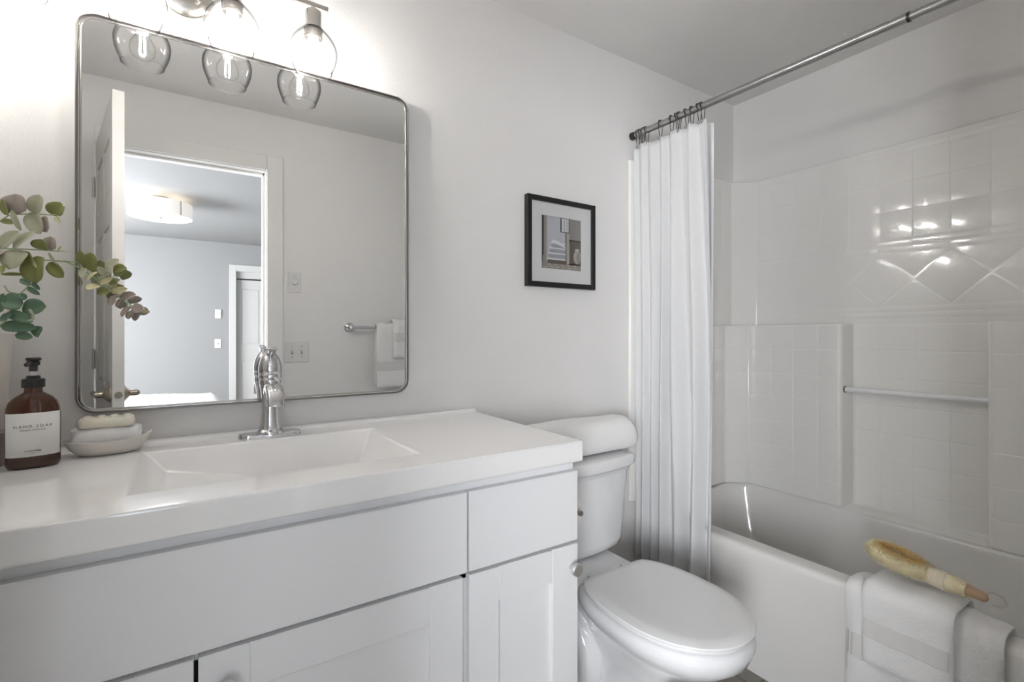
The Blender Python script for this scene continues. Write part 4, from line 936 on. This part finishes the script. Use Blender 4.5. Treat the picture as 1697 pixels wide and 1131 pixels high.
# ================================================================== BEDROOM THINGS (seen in the mirror)
cl = thing('ceiling_light', 'round white drum shade ceiling light in the bedroom', 'ceiling light', (-.238, -3.95, ZC))
lx0, ly0 = -.238, -3.95
bm = B(); lathe(bm, [(.062, ZC), (.062, ZC-.028), (.02, ZC-.03), (.008, ZC-.034), (.008, ZC-.12)], (lx0, ly0, 0), 32); obj('canopy', bm, NICKEL, cl)
bm = B(); lathe(bm, [(.243, ZC-.055), (.243, ZC-.185), (.240, ZC-.185), (.240, ZC-.055), (.243, ZC-.055)], (lx0, ly0, 0), 64, cap0=False, cap1=False); sh = obj('drum_shade', bm, SHADE, cl, smooth=50)
bm = B(); box(bm, lx0+.146, lx0+.162, ly0+.183, ly0+.190, ZC-.184, ZC-.056, rot=-.70); obj('seam', bm, MATS['ceramic_pot'], sh)
bm = B(); lathe(bm, [(.238, ZC-.178), (.235, ZC-.181), (.001, ZC-.181)], (lx0, ly0, 0), 64, cap0=True); obj('diffuser', bm, DIFF, cl)
bm = B(); lathe(bm, [(.018, ZC-.181), (.018, ZC-.186), (.010, ZC-.190), (.001, ZC-.191)], (lx0, ly0, 0), 24); obj('finial', bm, NICKEL, cl)
for k in range(3):
    bm = B(); a = 2*PI*k/3; bmesh.ops.create_uvsphere(bm, u_segments=16, v_segments=10, radius=.03, matrix=Matrix.Translation((lx0+.11*math.cos(a), ly0+.11*math.sin(a), ZC-.10)))
    m_ = MATS.get('drum_bulb') or mat('drum_bulb', (1, 1, 1), .5, emit=('fff0dc', DRUM*3.5)); obj('bulb', bm, m_, cl)
th = thing('thermostat', 'small white thermostat high on the bedroom wall', 'thermostat', (.297, BY, 1.469))
bm = B(); box(bm, .262, .332, BY, BY+.012, 1.410, 1.528); obj('housing', bm, WHITEPL, th, bevel=.003)
bm = B(); lathe(bm, [(.022, .012), (.022, .018), (.018, .020)], (.297, BY, 1.475), 24, 'y'); obj('dial', bm, WHITEPL, th)
s2 = thing('wall_outlet', 'single white switch plate below the bedroom thermostat', 'light switch', (.294, BY, 1.07))
bm = B(); box(bm, .258, .330, BY, BY+.006, 1.013, 1.128); obj('plate', bm, WHITEPL, s2, bevel=.002)
bm = B(); box(bm, .2905, .2975, BY+.006, BY+.016, 1.060, 1.080); obj('toggle', bm, NICKEL, s2)
bed = thing('bed', 'bed with a rumpled white ribbed duvet in the sunny bedroom', 'bed', (-.45, -3.7, 0))
bm = B(); box(bm, -1.5, .20, -4.75, -2.85, FZ, .28); obj('bed_base', bm, BEDM, bed, bevel=.02)
bm = B(); box(bm, -1.5, .20, -4.75, -2.85, .285, .53); obj('mattress', bm, DUVET, bed, bevel=.05, segs=4)
bm = B(); G = []; NX, NY = 110, 130
for i in range(NX+1):
    row = []
    for j in range(NY+1):
        u, v = i/NX, j/NY; x = -1.56+1.83*u; y = -4.80+1.97*v
        ex = min(u, 1-u)*1.83; ey = min(v, 1-v)*1.97; e = min(ex, ey); drop = max(0, 1-e/.10)**2
        z = .575-.22*drop+.045*math.sin(3.1*x+1.7*y)+.095*math.exp(-((x+.05)**2/.10+(y+3.75)**2/.16))*(1-drop)+.03*math.sin(2.3*y-1.2*x+1)
        wv = math.sin((x*.55+y*.95+.05*math.sin(5*x)+.04*math.sin(7*y))*58); z += (.011*abs(wv)**.6+.008*math.sin(9*x-6*y))*(1-drop*.5)
        row.append(bm.verts.new((x, y, z)))
    G.append(row)
for i in range(NX):
    for j in range(NY): bm.faces.new((G[i][j], G[i+1][j], G[i+1][j+1], G[i][j+1]))
obj('duvet', bm, DUVET, bed, smooth=80, solid=.02)
# sunlight entering the bedroom window
